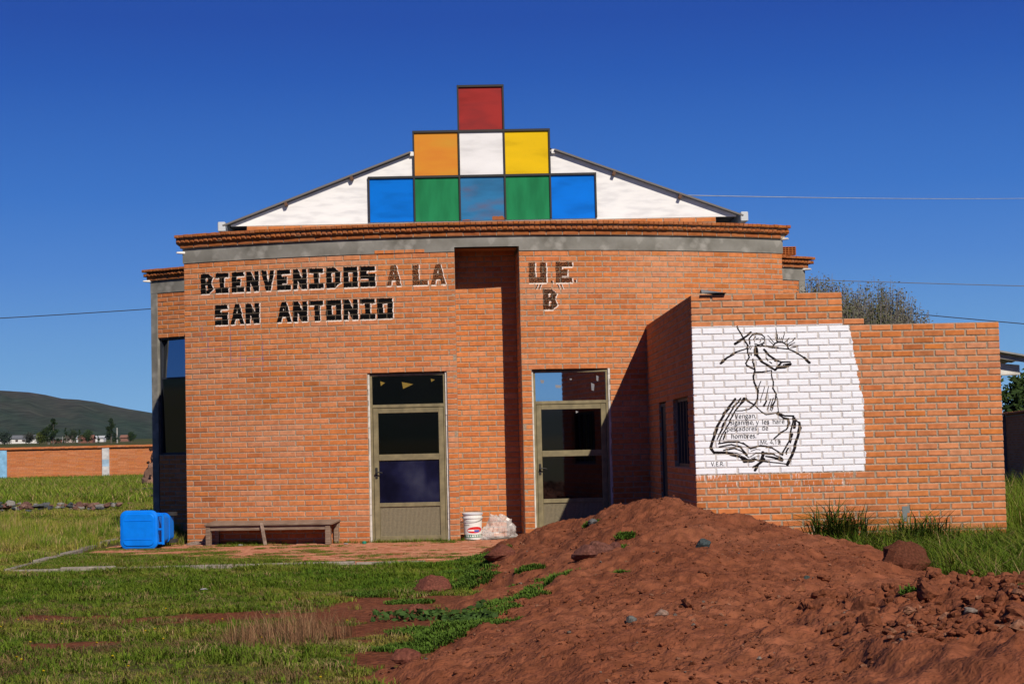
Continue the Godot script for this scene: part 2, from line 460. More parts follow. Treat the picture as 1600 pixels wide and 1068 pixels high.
const MX0 := 2.5
const MXW := 2.6
const MY0 := 0.45
const MYH := 2.6
func mural_image() -> Image:
	var img := Image.create(1152, 1152, false, Image.FORMAT_RGBA8)
	img.fill(Color(0.93, 0.93, 0.94, 0))
	var k := 1152.0 / MXW
	var r := RandomNumberGenerator.new()
	r.seed = 5
	var edge := []
	for i in 40:
		edge.append(r.randf_range(-0.012, 0.012))
	for y in img.get_height():
		var wy := MY0 + MYH - y / k
		if wy > 2.728 or wy < 0.90:
			continue
		var row := int(wy / COURSE)
		var lim: float = 4.69 + 0.125 * clampf((2.66 - wy) / 0.9, 0, 1) + edge[row]
		for x in img.get_width():
			var wx := MX0 + x / k
			if wx > lim + 0.012 * nf.get_noise_2d(x * 0.6, y * 1.5):
				break
			if wy < 0.957 + 0.012 * nf.get_noise_2d(x * 1.0, 3.0):
				continue
			var a := 0.985 - 0.22 * maxf(0.0, nf.get_noise_2d(x * 0.5, y * 0.9) - 0.12)
			img.set_pixel(x, y, Color(0.905, 0.915, 0.95, a))
	# runs of white paint below the painted field
	for i in 150:
		var x := r.randf_range(2.8, 4.7)
		var yb := 0.95 - r.randf() * r.randf() * 0.34
		var p := Vector2((x - MX0) * k, (MY0 + MYH - yb) * k)
		stroke(img, [p, p + Vector2(r.randf_range(-1, 1), r.randf_range(6, 30))], r.randf_range(1.2, 3), 1.0, Color(0.93, 0.9, 0.9), r.randf_range(0.35, 0.8))
	for i in 14:
		var x := r.randf_range(2.78, 3.1)
		var p := Vector2((x - MX0) * k, (MY0 + MYH - 0.95) * k)
		stroke(img, [p, p + Vector2(0, r.randf_range(10, 32))], 9, 4, Color(0.93, 0.9, 0.9), 0.4)
	# the grey smear right of the mural
	# lines of the drawing, in sketch units that are turned to the wall's metres
	var ink := Color(0.07, 0.06, 0.075)
	var ls := [
		[15, 7, 205, 300, 250, 260, 310, 225, 385, 195], [7, 9, 500, 180, 570, 188, 680, 200, 750, 235, 800, 272], [13, 18, 790, 262, 822, 295],
		[7, 10, 318, 45, 350, 100, 392, 182], [9, 17, 415, 85, 365, 125, 305, 165], [8, 6, 405, 168, 405, 130, 425, 100, 455, 93, 490, 98, 512, 120],
		[3, 3, 442, 150, 436, 132, 446, 115], [3, 3, 508, 118, 512, 138, 506, 155], [5, 4, 452, 132, 468, 128], [5, 4, 488, 127, 504, 131], [3, 3, 480, 135, 484, 147, 476, 150],
		[6, 9, 442, 165, 472, 174, 506, 158], [5, 5, 458, 178, 482, 184, 500, 172], [8, 9, 392, 182, 394, 230, 402, 258, 380, 300, 388, 318, 440, 342], [5, 5, 446, 178, 440, 210, 440, 245],
		[2, 2, 400, 200, 410, 180, 412, 205, 424, 180], [2, 2, 402, 240, 410, 225, 416, 245, 424, 226], [8, 11, 428, 275, 438, 310, 442, 350, 435, 390, 437, 432, 463, 490], [9, 9, 463, 490, 462, 550, 440, 592],
		[7, 6, 440, 364, 500, 362, 556, 350], [10, 20, 452, 185, 456, 240], [16, 12, 456, 240, 490, 288, 540, 320, 586, 348], [14, 8, 507, 205, 540, 245, 590, 280, 632, 292, 690, 288],
		[14, 11, 582, 348, 606, 320, 624, 296], [13, 16, 606, 330, 652, 326, 692, 306], [6, 5, 640, 312, 690, 300], [5, 5, 520, 265, 534, 280], [7, 6, 548, 288, 562, 300],
		[6, 8, 556, 352, 562, 390, 570, 430, 570, 472], [9, 7, 570, 472, 590, 512, 584, 562, 560, 605], [4, 4, 572, 472, 598, 545, 606, 640], [4, 5, 486, 424, 468, 470], [3, 3, 510, 464, 494, 520, 480, 572], [3, 3, 538, 462, 526, 520, 514, 580],
		[6, 12, 524, 560, 506, 596], [5, 4, 552, 552, 530, 622], [5, 4, 570, 545, 546, 628], [5, 4, 582, 572, 556, 632], [9, 8, 566, 188, 580, 162, 606, 151, 640, 153, 664, 170, 680, 198],
		[5, 3, 600, 146, 590, 50], [4, 3, 634, 146, 650, 84], [4, 3, 572, 152, 533, 104], [4, 3, 566, 166, 540, 140], [4, 3, 596, 147, 588, 120], [3, 3, 612, 147, 612, 120], [3, 3, 624, 147, 627, 120], [4, 3, 650, 156, 682, 126], [4, 3, 670, 170, 727, 124], [4, 4, 682, 178, 722, 155], [4, 3, 690, 190, 746, 180],
		[13, 17, 306, 550, 230, 650, 182, 740, 152, 830, 138, 890], [17, 15, 138, 890, 160, 922], [8, 10, 346, 545, 290, 610, 240, 700], [14, 5, 232, 715, 205, 775, 180, 832], [9, 6, 380, 545, 310, 622, 260, 720, 214, 800, 196, 848], [8, 7, 240, 780, 226, 830], [14, 10, 372, 546, 340, 580],
		[10, 9, 366, 545, 440, 590], [7, 5, 440, 592, 400, 618, 355, 630, 314, 631], [7, 4, 450, 598, 490, 640, 520, 656, 602, 645], [11, 10, 602, 645, 650, 665, 714, 666], [11, 10, 600, 650, 640, 682, 676, 690, 680, 722], [9, 8, 680, 722, 660, 762, 612, 790, 574, 826],
		[9, 9, 712, 670, 696, 760, 682, 840, 630, 936], [8, 8, 702, 790, 695, 815], [7, 8, 697, 828, 690, 852], [9, 8, 676, 890, 660, 926], [9, 17, 722, 680, 718, 745], [14, 18, 752, 712, 756, 750, 730, 850, 700, 940, 670, 1004], [8, 10, 724, 692, 752, 714],
		[16, 11, 158, 920, 240, 920, 330, 946, 400, 974], [18, 15, 348, 955, 372, 980, 420, 976, 442, 968], [8, 6, 440, 970, 550, 985, 672, 1002], [9, 8, 190, 856, 260, 846, 330, 846, 372, 865, 412, 892], [8, 9, 195, 882, 280, 865, 346, 884, 388, 934], [9, 6, 230, 902, 300, 888, 352, 910, 402, 956], [6, 4, 358, 850, 402, 886], [3, 3, 260, 918, 320, 926, 380, 956],
		[7, 8, 414, 890, 480, 874, 560, 885, 622, 930], [4, 3, 414, 912, 450, 896, 480, 900], [4, 3, 410, 950, 450, 925, 490, 926], [3, 3, 420, 958, 470, 945], [9, 16, 518, 945, 560, 952, 632, 972], [8, 7, 500, 925, 570, 928, 630, 960], [18, 20, 500, 922, 488, 968], [17, 16, 504, 968, 462, 1006, 446, 1042], [12, 7, 470, 1000, 430, 1022], [4, 4, 520, 978, 600, 990],
	]
	for l in ls:
		var pts := []
		for i in range(2, l.size(), 2):
			var wx: float = 1.7310e-3 * l[i] - 5.46e-5 * l[i + 1] + 2.77328
			var wy: float = -3.92e-5 * l[i] - 1.7236e-3 * l[i + 1] + 2.81126
			pts.append(Vector2((wx - MX0) * k, (MY0 + MYH - wy) * k))
		stroke(img, pts, l[0] * 0.9 + 1.2, l[1] * 0.9 + 1.2, ink, 0.98)
	return img

# ---------------------------------------------------------------- bricks
func brick_col(dark := 0.0) -> Color:
	var p := [Color(0.64, 0.222, 0.080), Color(0.60, 0.195, 0.067), Color(0.67, 0.268, 0.125), Color(0.64, 0.208, 0.052), Color(0.55, 0.170, 0.065), Color(0.65, 0.245, 0.098)]
	var a: Color = p[rng.randi() % p.size()]
	a = a.lerp(p[rng.randi() % p.size()], 0.5).lerp(Color(0.63, 0.222, 0.084), 0.22)
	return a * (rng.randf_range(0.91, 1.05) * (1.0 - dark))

func weather(list: Array) -> void:
	# bloom of pale salts, and rain-dirtied patches, each with a shape of its own
	for b in list:
		var o: Vector3 = b.t.origin
		var t := nz.get_noise_2d(o.x * 4.0 + 11.0, o.y * 9.0)
		var u := nz.get_noise_2d(o.x * 14.0 + 71.0, o.y * 5.0 + 3.0)
		if t > 0.08:
			b.c = b.c.lerp(Color(0.62, 0.34, 0.22), clampf((t - 0.08) * 1.5, 0, 0.45) * rng.randf_range(0.4, 1.0))
		elif u < -0.15:
			b.c = b.c * lerpf(1.0, 0.80, clampf((-u - 0.15) * 2.5, 0, 1))

func brick_into(mb: MB, b: Dictionary, t: Transform3D) -> void:
	var s: Vector3 = b.s
	var hx := s.x * 0.5
	var hy := s.y * 0.5
	var ch: float = b.get("ch", 0.0055)
	var j := func() -> float: return rng.randf_range(-0.0018, 0.0018)
	var f := []
	var o := []
	var uvs := []
	for q in [[-1, -1], [1, -1], [1, 1], [-1, 1]]:
		f.append(t * Vector3(q[0] * (hx - ch) + j.call(), q[1] * (hy - ch) + j.call(), j.call()))
		o.append(t * Vector3(q[0] * hx + j.call(), q[1] * hy + j.call(), -ch))
		if b.has("uv"):
			var w: Vector2 = b.uv
			var r: Array = b.rect
			uvs.append(Vector2((w.x + q[0] * hx - r[0]) / r[1], 1.0 - (w.y + q[1] * hy - r[2]) / r[3]))
		else:
			uvs.append(Vector2.ZERO)
	var ec: Color = b.c.lerp(Color(0.62, 0.40, 0.28), 0.38) if b.has("m") else b.c
	mb.quad(f[0], f[1], f[2], f[3], b.c, uvs[0], uvs[1], uvs[2], uvs[3])
	var back: Vector3 = t.basis.z * -s.z
	for i in 4:
		var k := (i + 1) % 4
		mb.quad(o[i], o[k], f[k], f[i], ec, uvs[i], uvs[k], uvs[k], uvs[i])
		mb.quad(o[i] + back, o[k] + back, o[k], o[i], b.c, uvs[i], uvs[k], uvs[k], uvs[i])

# lays courses between s0 and s1; place(s, y) gives the frame on the wall's face
func lay(list: Array, s0: float, s1: float, r0: int, r1: int, place: Callable, pitch := 0.258, joint := 0.013, org := 0.0, y_base := 0.0, rect := [], mname := "", dark := 0.0, hj := 0.013) -> void:
	for r in range(r0, r1):
		var y := y_base + (r + 0.5) * COURSE - hj * 0.5
		var first := floorf((s0 - org) / pitch) - 1
		var x: float = org + first * pitch + (r % 2) * pitch * 0.5
		while x < s1:
			var a := maxf(x + rng.randf_range(-0.004, 0.004), s0)
			var e := minf(x + pitch - joint + rng.randf_range(-0.003, 0.003), s1)
			if s1 - s0 < 0.2:
				a = s0
				e = s1
				x = s1
			# slivers are joined to their neighbour
			if e < s1 and s1 - e < 0.085:
				e = s1
			if a - s0 > 0.0 and a - s0 < 0.095:
				a = s0
			if e - a > 0.065:
				var c := (a + e) * 0.5
				var t: Transform3D = place.call(c, y)
				t.origin += t.basis.z * rng.randf_range(-0.0015, 0.0025)
				t.basis = t.basis * Basis(Vector3(0, 0, 1), rng.randf_range(-0.006, 0.006))
				var b := {"t": t, "s": Vector3(e - a, COURSE - hj + rng.randf_range(-0.002, 0.002), 0.035), "c": brick_col(dark), "m": "brick"}
				if rect.size() and c > rect[0] + 0.05 and c < rect[0] + rect[1] - 0.05 and y > rect[2] and y < rect[2] + rect[3]:
					b.uv = Vector2(c, y)
					b.rect = rect
					b.m = mname
				list.append(b)
			x += pitch

func on_arc(s: float, y: float, r := ARC_R) -> Transform3D:
	var a := s / ARC_R
	var z := Vector3(sin(a), 0, cos(a))
	return Transform3D(Basis(Vector3(cos(a), 0, -sin(a)), Vector3.UP, z), Vector3(ARC_X, y, ARC_Z) + z * r)

func flat(o: Vector3, dir: Vector3) -> Callable:
	var z := dir.cross(Vector3.UP)
	return func(s: float, y: float) -> Transform3D: return Transform3D(Basis(dir, Vector3.UP, z), o + dir * s + Vector3(0, y, 0))

func seen_size(p: Vector3) -> float:
	return 1.0 / p.distance_to(EYE)

func to_px(p: Vector3) -> Vector2:
	var q := p - EYE
	var k := q.dot(cam_f)
	if k < 0.1:
		return Vector2(-9999, -9999)
	return Vector2(800 + FOCAL * q.dot(cam_r) / k, 534 - FOCAL * q.dot(cam_u) / k)

func build_bricks(parent: Node3D, list: Array, most: int, called: String, rest_called: String) -> void:
	# the nearest ones each as a part of its own, the rest joined
	list.sort_custom(func(a, b): return a.t.origin.distance_squared_to(EYE) + a.get("late", 0.0) < b.t.origin.distance_squared_to(EYE) + b.get("late", 0.0))
	var rest := {}
	for i in list.size():
		var b: Dictionary = list[i]
		if i < most:
			var mb := MB.new()
			brick_into(mb, b, Transform3D())
			put(parent, called, mb.mesh(M[b.m]), b.t)
		else:
			if not rest.has(b.m):
				rest[b.m] = MB.new()
			brick_into(rest[b.m], b, b.t)
	if rest.size():
		var m := ArrayMesh.new()
		for k in rest:
			rest[k].into(m, M[k])
		put(parent, rest_called, m, Transform3D(), "stuff")

func arc_slab(mb: MB, s0: float, s1: float, y0: float, y1: float, ro: float, ri: float, col := Color.WHITE, rect := []) -> void:
	var k := maxi(1, int(ceil((s1 - s0) / 0.2)))
	for i in k:
		var a := lerpf(s0, s1, float(i) / k)
		var b := lerpf(s0, s1, float(i + 1) / k)
		var p := [on_arc(a, y0, ro).origin, on_arc(b, y0, ro).origin, on_arc(b, y1, ro).origin, on_arc(a, y1, ro).origin]
		var q := [on_arc(a, y0, ri).origin, on_arc(b, y0, ri).origin, on_arc(b, y1, ri).origin, on_arc(a, y1, ri).origin]
		if rect.size():
			var ua := (a - float(rect[0])) / float(rect[1])
			var ub := (b - float(rect[0])) / float(rect[1])
			var va := 1.0 - (y0 - float(rect[2])) / float(rect[3])
			var vb := 1.0 - (y1 - float(rect[2])) / float(rect[3])
			mb.quad(p[0], p[1], p[2], p[3], col, Vector2(ua, va), Vector2(ub, va), Vector2(ub, vb), Vector2(ua, vb))
		else:
			mb.quad(p[0], p[1], p[2], p[3], col)
		mb.quad(q[1], q[0], q[3], q[2], col)
		mb.quad(p[3], p[2], q[2], q[3], col)
		mb.quad(q[0], q[1], p[1], p[0], col)
		if i == 0:
			mb.quad(q[0], p[0], p[3], q[3], col)
		if i == k - 1:
			mb.quad(p[1], q[1], q[2], p[2], col)

func bx(mb: MB, x0: float, x1: float, y0: float, y1: float, z0: float, z1: float, col := Color.WHITE, ch := 0.0) -> void:
	mb.box(Transform3D(Basis(), Vector3((x0 + x1) / 2, (y0 + y1) / 2, (z0 + z1) / 2)), Vector3(x1 - x0, y1 - y0, z1 - z0), col, ch)

func bxf(mb: MB, f: Transform3D, x0: float, x1: float, y0: float, y1: float, z0: float, z1: float, col := Color.WHITE, ch := 0.0) -> void:
	mb.box(f * Transform3D(Basis(), Vector3((x0 + x1) / 2, (y0 + y1) / 2, (z0 + z1) / 2)), Vector3(x1 - x0, y1 - y0, z1 - z0), col, ch)

# ---------------------------------------------------------------- church
func door(church: Node3D, sa: float, sb: float, label: String, turn: float, panes: Array) -> void:
	var p := on_arc(sa, 0, ARC_R - 0.05).origin
	var q := on_arc(sb, 0, ARC_R - 0.05).origin
	var w := p.distance_to(q)
	var d := ((q - p) / w).rotated(Vector3.UP, turn)
	p = (p + q) * 0.5 - d * w * 0.5
	var f := Transform3D(Basis(d, Vector3.UP, d.cross(Vector3.UP)), p)
	var mb := MB.new()
	var c := Color.WHITE
	bxf(mb, f, 0.025, 0.06, 0.0, 2.465, -0.06, 0.0, c, 0.003)
	bxf(mb, f, w - 0.06, w - 0.025, 0.0, 2.465, -0.06, 0.0, c, 0.003)
	bxf(mb, f, 0.06, w - 0.06, 2.43, 2.465, -0.06, 0.0, c, 0.003)
	bxf(mb, f, 0.06, w - 0.06, 1.965, 2.012, -0.06, 0.0, c, 0.003)
	# the leaf, a little behind the frame
	var a := 0.065
	var b := w - 0.065
	bxf(mb, f, a, a + 0.075, 0.012, 1.958, -0.055, -0.008, c, 0.004)
	bxf(mb, f, b - 0.075, b, 0.012, 1.958, -0.055, -0.008, c, 0.004)
	for r in [[0.012, 0.085], [0.51, 0.57], [1.19, 1.28], [1.885, 1.958]]:
		bxf(mb, f, a + 0.075, b - 0.075, r[0], r[1], -0.053, -0.010, c, 0.004)
	var leaf := put(church, "door", mb.mesh(M.olive), Transform3D(), "", label)
	var i := 0
	for g in [[0.06, w - 0.06, 2.012, 2.43, -0.028], [a + 0.075, b - 0.075, 1.28, 1.885, -0.034], [a + 0.075, b - 0.075, 0.57, 1.19, -0.034]]:
		var pm := MB.new()
		bxf(pm, f, g[0], g[1], g[2], g[3], g[4] - 0.005, g[4])
		put(leaf, "pane", pm.mesh(panes[i]))
		i += 1
	var scraps := [[0.18, 2.36, 0.07, 0.07, 3], [0.50, 2.34, 0.17, 0.10, 3], [0.93, 2.38, 0.06, 0.05, 3]] if turn == 0.0 else [[0.14, 2.33, 0.06, 0.05, 4], [0.36, 2.25, 0.10, 0.045, 4], [0.58, 2.34, 0.035, 0.02, 4], [0.90, 2.27, 0.05, 0.11, 4], [0.98, 2.38, 0.035, 0.08, 4], [0.66, 1.86, 0.04, 0.04, 3]]
	for sc in scraps:
		var tm := MB.new()
		var z0 := -0.026 if sc[1] > 2.0 else -0.031
		var a0 := f * Vector3(sc[0], sc[1], z0)
		var a1 := f * Vector3(sc[0] + sc[2], sc[1] - sc[3] * (0.35 if sc[4] == 3 else 0.2), z0)
		var a2 := f * Vector3(sc[0] + sc[2] * 0.8, sc[1] - sc[3] * 1.1, z0)
		var a3 := f * Vector3(sc[0] + sc[2] * 0.1, sc[1] - sc[3], z0)
		if sc[4] == 3:
			tm.tri(a0, a3, a1, Color(0.24, 0.16, 0.02) if sc[1] > 2.0 else Color(0.4, 0.4, 0.42))
		else:
			tm.quad(a0, a3, a2, a1, Color(0.22, 0.23, 0.26))
		put(leaf, "tape_scrap", tm.mesh(M.vcol))
	var km := MB.new()
	var n := 46
	for k in n:
		var x0 := lerpf(a + 0.075, b - 0.075, float(k) / n)
		var x1 := lerpf(a + 0.075, b - 0.075, float(k + 1) / n)
		var xm := lerpf(x0, x1, 0.5)
		var cc := Color.WHITE * rng.randf_range(0.75, 1.05)
		km.quad(f * Vector3(x0, 0.085, -0.032), f * Vector3(xm, 0.085, -0.025), f * Vector3(xm, 0.51, -0.025), f * Vector3(x0, 0.51, -0.032), cc)
		km.quad(f * Vector3(xm, 0.085, -0.025), f * Vector3(x1, 0.085, -0.032), f * Vector3(x1, 0.51, -0.032), f * Vector3(xm, 0.51, -0.025), cc)
	put(leaf, "ribbed_kick_panel", km.mesh(M.olive_panel))
	var hm := MB.new()
	bxf(hm, f, a + 0.02, a + 0.055, 0.93, 1.09, -0.008, 0.004, c, 0.003)
	hm.tube(PackedVector3Array([f * Vector3(a + 0.037, 1.02, 0.0), f * Vector3(a + 0.037, 1.02, 0.05)]), 0.009, 0.009, 8, c)
	hm.tube(PackedVector3Array([f * Vector3(a + 0.03, 1.02, 0.05), f * Vector3(a + 0.09, 1.022, 0.05), f * Vector3(a + 0.13, 1.012, 0.046)]), 0.010, 0.008, 8, c)
	put(leaf, "handle", hm.mesh(M.black))
	# uneven white filler between frame and bricks
	var wm := MB.new()
	for sgn in [0, 1]:
		for k in 31:
			var x := 0.0 if sgn == 0 else w - 0.026
			var e := rng.randf_range(-0.006, 0.01)
			bxf(wm, f, x - (e if sgn == 0 else 0.0), x + 0.026 + (e if sgn == 1 else 0.0), k * 0.08 + 0.001, k * 0.08 + 0.08, -0.06, 0.022 + rng.randf_range(-0.006, 0.004))
	put(leaf, "filler_strip", wm.mesh(M.plaster))
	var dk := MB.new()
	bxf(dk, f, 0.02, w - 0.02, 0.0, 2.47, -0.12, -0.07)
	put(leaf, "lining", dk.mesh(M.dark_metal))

func cornice_rows(list: Array, place: Callable, s0: float, s1: float, mb: MB) -> void:
	# three rows: a corbel course of stretchers, a rounded row and a thinner top row of headers
	var x := s0 + 0.06
	while x < s1 - 0.06:
		var w := minf(0.245, s1 - 0.06 - x)
		if w > 0.05:
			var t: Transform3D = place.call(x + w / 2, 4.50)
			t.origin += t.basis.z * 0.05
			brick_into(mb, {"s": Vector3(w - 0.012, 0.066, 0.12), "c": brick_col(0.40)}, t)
		x += 0.245
	x = s0
	while x < s1:
		for r in [[4.570, 0.056, 0.105, 0.016], [4.640, 0.046, 0.14, 0.008]]:
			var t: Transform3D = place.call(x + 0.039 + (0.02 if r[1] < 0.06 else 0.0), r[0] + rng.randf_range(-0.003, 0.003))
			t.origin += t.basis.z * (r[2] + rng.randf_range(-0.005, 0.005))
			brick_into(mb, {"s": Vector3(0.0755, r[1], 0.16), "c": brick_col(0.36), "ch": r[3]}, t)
		x += 0.0785

func build_church() -> void:
	var ch := thing("brick_church", "red brick church with curved front, painted welcome lettering and stepped coloured gable", "church", Vector3(0.4, 0, -28))
	# --- the curved front wall: mortar body, then the bricks laid on it
	var mb := MB.new()
	var rin := ARC_R - 0.22
	var rf := ARC_R - 0.005
	for s in [[SL, D1L, 0.0, 2.48], [D1R, NL, 0.0, 2.48], [NR, D2L, 0.0, 2.48], [D2R, SR, 0.0, 2.48], [1.9, SR, 2.48, 4.24]]:
		arc_slab(mb, s[0], s[1], s[2], s[3], rf, rin)
	var painted := MB.new()
	for s in [[SL, NL, 2.48, 4.24], [NR, 1.9, 2.48, 4.24]]:
		arc_slab(painted, s[0], s[1], s[2], s[3], rf, rin, Color.WHITE, [TX0, TXW, TY0, TYH])
	var fm := ArrayMesh.new()
	mb.into(fm, M.mortar)
	painted.into(fm, M.text_mortar)
	var front := put(ch, "front_wall", fm)
	var list := []
	var tr := [TX0, TXW, TY0, TYH]
	var arc := func(s: float, y: float) -> Transform3D: return on_arc(s, y)
	for s in [[SL, D1L - 0.004], [D1R + 0.004, NL], [NR, D2L - 0.004], [D2R + 0.004, SR]]:
		lay(list, s[0], s[1], 0, 31, arc, 0.258, 0.013, SL, 0.0, tr, "text_brick")
	for s in [[SL, NL], [NR, SR]]:
		lay(list, s[0], s[1], 31, 53, arc, 0.258, 0.013, SL, 0.0, tr, "text_brick")
	var kept := []
	weather(list)
	for b in list:
		var o: Vector3 = b.t.origin
		if o.x > 2.95 and o.y < 3.0:
			continue   # stands inside the annex
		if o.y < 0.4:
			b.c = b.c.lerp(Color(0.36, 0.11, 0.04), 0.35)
		b.late = 0.0 if o.y > 0.3 and o.x < 2.2 else 60.0
		kept.append(b)
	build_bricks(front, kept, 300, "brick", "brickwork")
	# a short run of bricks set up into the concrete band
	var up := MB.new()
	for i in 5:
		var t := on_arc(-1.28 + i * 0.15, 4.262)
		t.origin += t.basis.z * 0.016
		brick_into(up, {"s": Vector3(0.14, 0.05, 0.03), "c": brick_col()}, t)
	put(front, "raised_course", up.mesh(M.brick), Transform3D(), "stuff")
	# --- niche between the doors
	var zb := -26.97
	var nm := MB.new()
	bx(nm, -0.2, 1.0, 0.0, 4.36, zb - 0.2, zb - 0.0065)
	var pr := [Vector3(0.845, 0, zb), on_arc(NR, 0).origin]
	var rd: Vector3 = (pr[1] - pr[0]).normalized()
	var rl: float = pr[0].distance_to(pr[1])
	var rframe := Transform3D(Basis(rd, Vector3.UP, rd.cross(Vector3.UP)), pr[0])
	bxf(nm, rframe, 0.0, rl - 0.215, 0.0, 4.24, -0.13, -0.0065)
	bxf(nm, rframe, rl - 0.215, rl - 0.002, 0.0, 4.24, -0.05, -0.0065)
	var pl := [on_arc(NL, 0).origin, Vector3(-0.066, 0, zb)]
	var ld: Vector3 = (pl[1] - pl[0]).normalized()
	var lframe := Transform3D(Basis(ld, Vector3.UP, ld.cross(Vector3.UP)), pl[0])
	bxf(nm, lframe, 0.002, pl[0].distance_to(pl[1]), 0.0, 4.24, -0.05, -0.004)
	var niche := put(ch, "niche_wall", nm.mesh(M.mortar))
	var nb := []
	lay(nb, -0.13, 0.84, 0, 54, flat(Vector3(0, 0, zb), Vector3(1, 0, 0)), 0.258, 0.013, -0.13)
	lay(nb, 0.0, rl - 0.03, 0, 53, flat(pr[0], rd), 0.258, 0.013, 0.0)
	for b in nb:
		b.c = b.c * 1.04
	build_bricks(niche, nb, 0, "brick", "brickwork")
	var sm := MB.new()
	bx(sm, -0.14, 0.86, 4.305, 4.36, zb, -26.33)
	put(niche, "soffit", sm.mesh(mat("bounce_lit_soffit", Color(0.42, 0.17, 0.06), 0.9)))  # orange bounce light is put into the soffit colour
	var st := MB.new()
	bx(st, 0.2, 0.84, 0.004, 0.022, zb, -26.40, Color.WHITE, 0.004)
	put(niche, "threshold", st.mesh(M.concrete))
	# --- concrete band
	mb = MB.new()
	arc_slab(mb, SL - 0.012, NL, 4.24, 4.462, ARC_R + 0.012, rin)
	arc_slab(mb, NL, NR, 4.305, 4.462, ARC_R + 0.012, rin)
	arc_slab(mb, NR, SR + 0.012, 4.24, 4.462, ARC_R + 0.012, rin)
	put(ch, "concrete_band", mb.mesh(M.concrete))
	# --- cornice
	mb = MB.new()
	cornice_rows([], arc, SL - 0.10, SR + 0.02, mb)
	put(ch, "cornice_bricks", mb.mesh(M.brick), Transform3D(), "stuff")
	mb = MB.new()
	arc_slab(mb, SL - 0.03, SR + 0.03, 4.463, 4.54, ARC_R + 0.042, rin)
	arc_slab(mb, SL - 0.08, SR + 0.06, 4.541, 4.66, ARC_R + 0.085, rin)
	var cm := put(ch, "cornice_bed", mb.mesh(M.mortar))
	# --- doors
	door(ch, D1L, D1R, "olive glazed door beside the bench", 0.0, [M.glass_dark_reflection, M.glass_dark_reflection, M.glass_blue_reflection])
	door(ch, D2L, D2R, "olive glazed door half in the annex shadow", deg_to_rad(-2.6), [M.glass, M.glass_dark, M.glass_dark])
	# --- side walls, hall, flat roof behind the cornice
	mb = MB.new()
	var le := on_arc(SL, 0, ARC_R - 0.01).origin
	var re := on_arc(SR, 0, ARC_R - 0.01).origin
	bx(mb, le.x + 0.004, le.x + 0.2, 0, 4.66, -31.6, le.z - 0.10)
	bx(mb, re.x - 0.2, re.x - 0.004, 0, 4.66, -31.6, re.z - 0.10)
	bx(mb, -5.4, -4.3, 0, 4.4, -42, -32.45)
	bx(mb, -4.3, 5.0, 0, 4.4, -42, -33)
	bx(mb, 5.0, 6.1, 0, 4.4, -42, -32.7)
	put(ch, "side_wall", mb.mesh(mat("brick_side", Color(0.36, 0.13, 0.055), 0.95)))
	mb = MB.new()
	bx(mb, le.x - 0.12, le.x + 0.0, 4.54, 4.67, -31.5, le.z - 0.02)
	bx(mb, re.x, re.x + 0.12, 4.54, 4.67, -31.5, re.z - 0.02)
	put(ch, "eaves_course", mb.mesh(mat("eaves_brick", Color(0.4, 0.14, 0.055), 0.95)))
	mb = MB.new()
	arc_slab(mb, SL + 0.25, SR - 0.25, 4.56, 4.63, rin, 8.4)
	bx(mb, le.x + 0.2, re.x - 0.2, 4.5, 4.60, -33, -28.2)
	put(ch, "flat_roof", mb.mesh(M.tin))
	# --- wings behind both ends
	wing(ch, Vector3(-5.53, 0, -32.14), Vector3(-4.05, 0, -31.25), true)
	wing(ch, Vector3(4.72, 0, -31.28), Vector3(6.27, 0, -32.25), false)
	# --- gable
	build_gable(ch)
	# rain spouts at the corners of both cornices
	for d in [[le.x, 4.40, le.z + 0.02, -1], [re.x, 4.46, re.z + 0.02, 1], [-5.55, 4.46, -32.1, -1], [6.27, 4.44, -32.2, 1]]:
		var sp := MB.new()
		var o := Vector3(d[0], d[1], d[2])
		var e := o + Vector3(d[3] * 0.10, 0.0, 0.06)
		sp.tube(PackedVector3Array([o - (e - o), o, o.lerp(e, 0.6), e]), 0.028, 0.012, 10, Color.WHITE)
		put(ch, "rain_spout", sp.mesh(M.pvc))

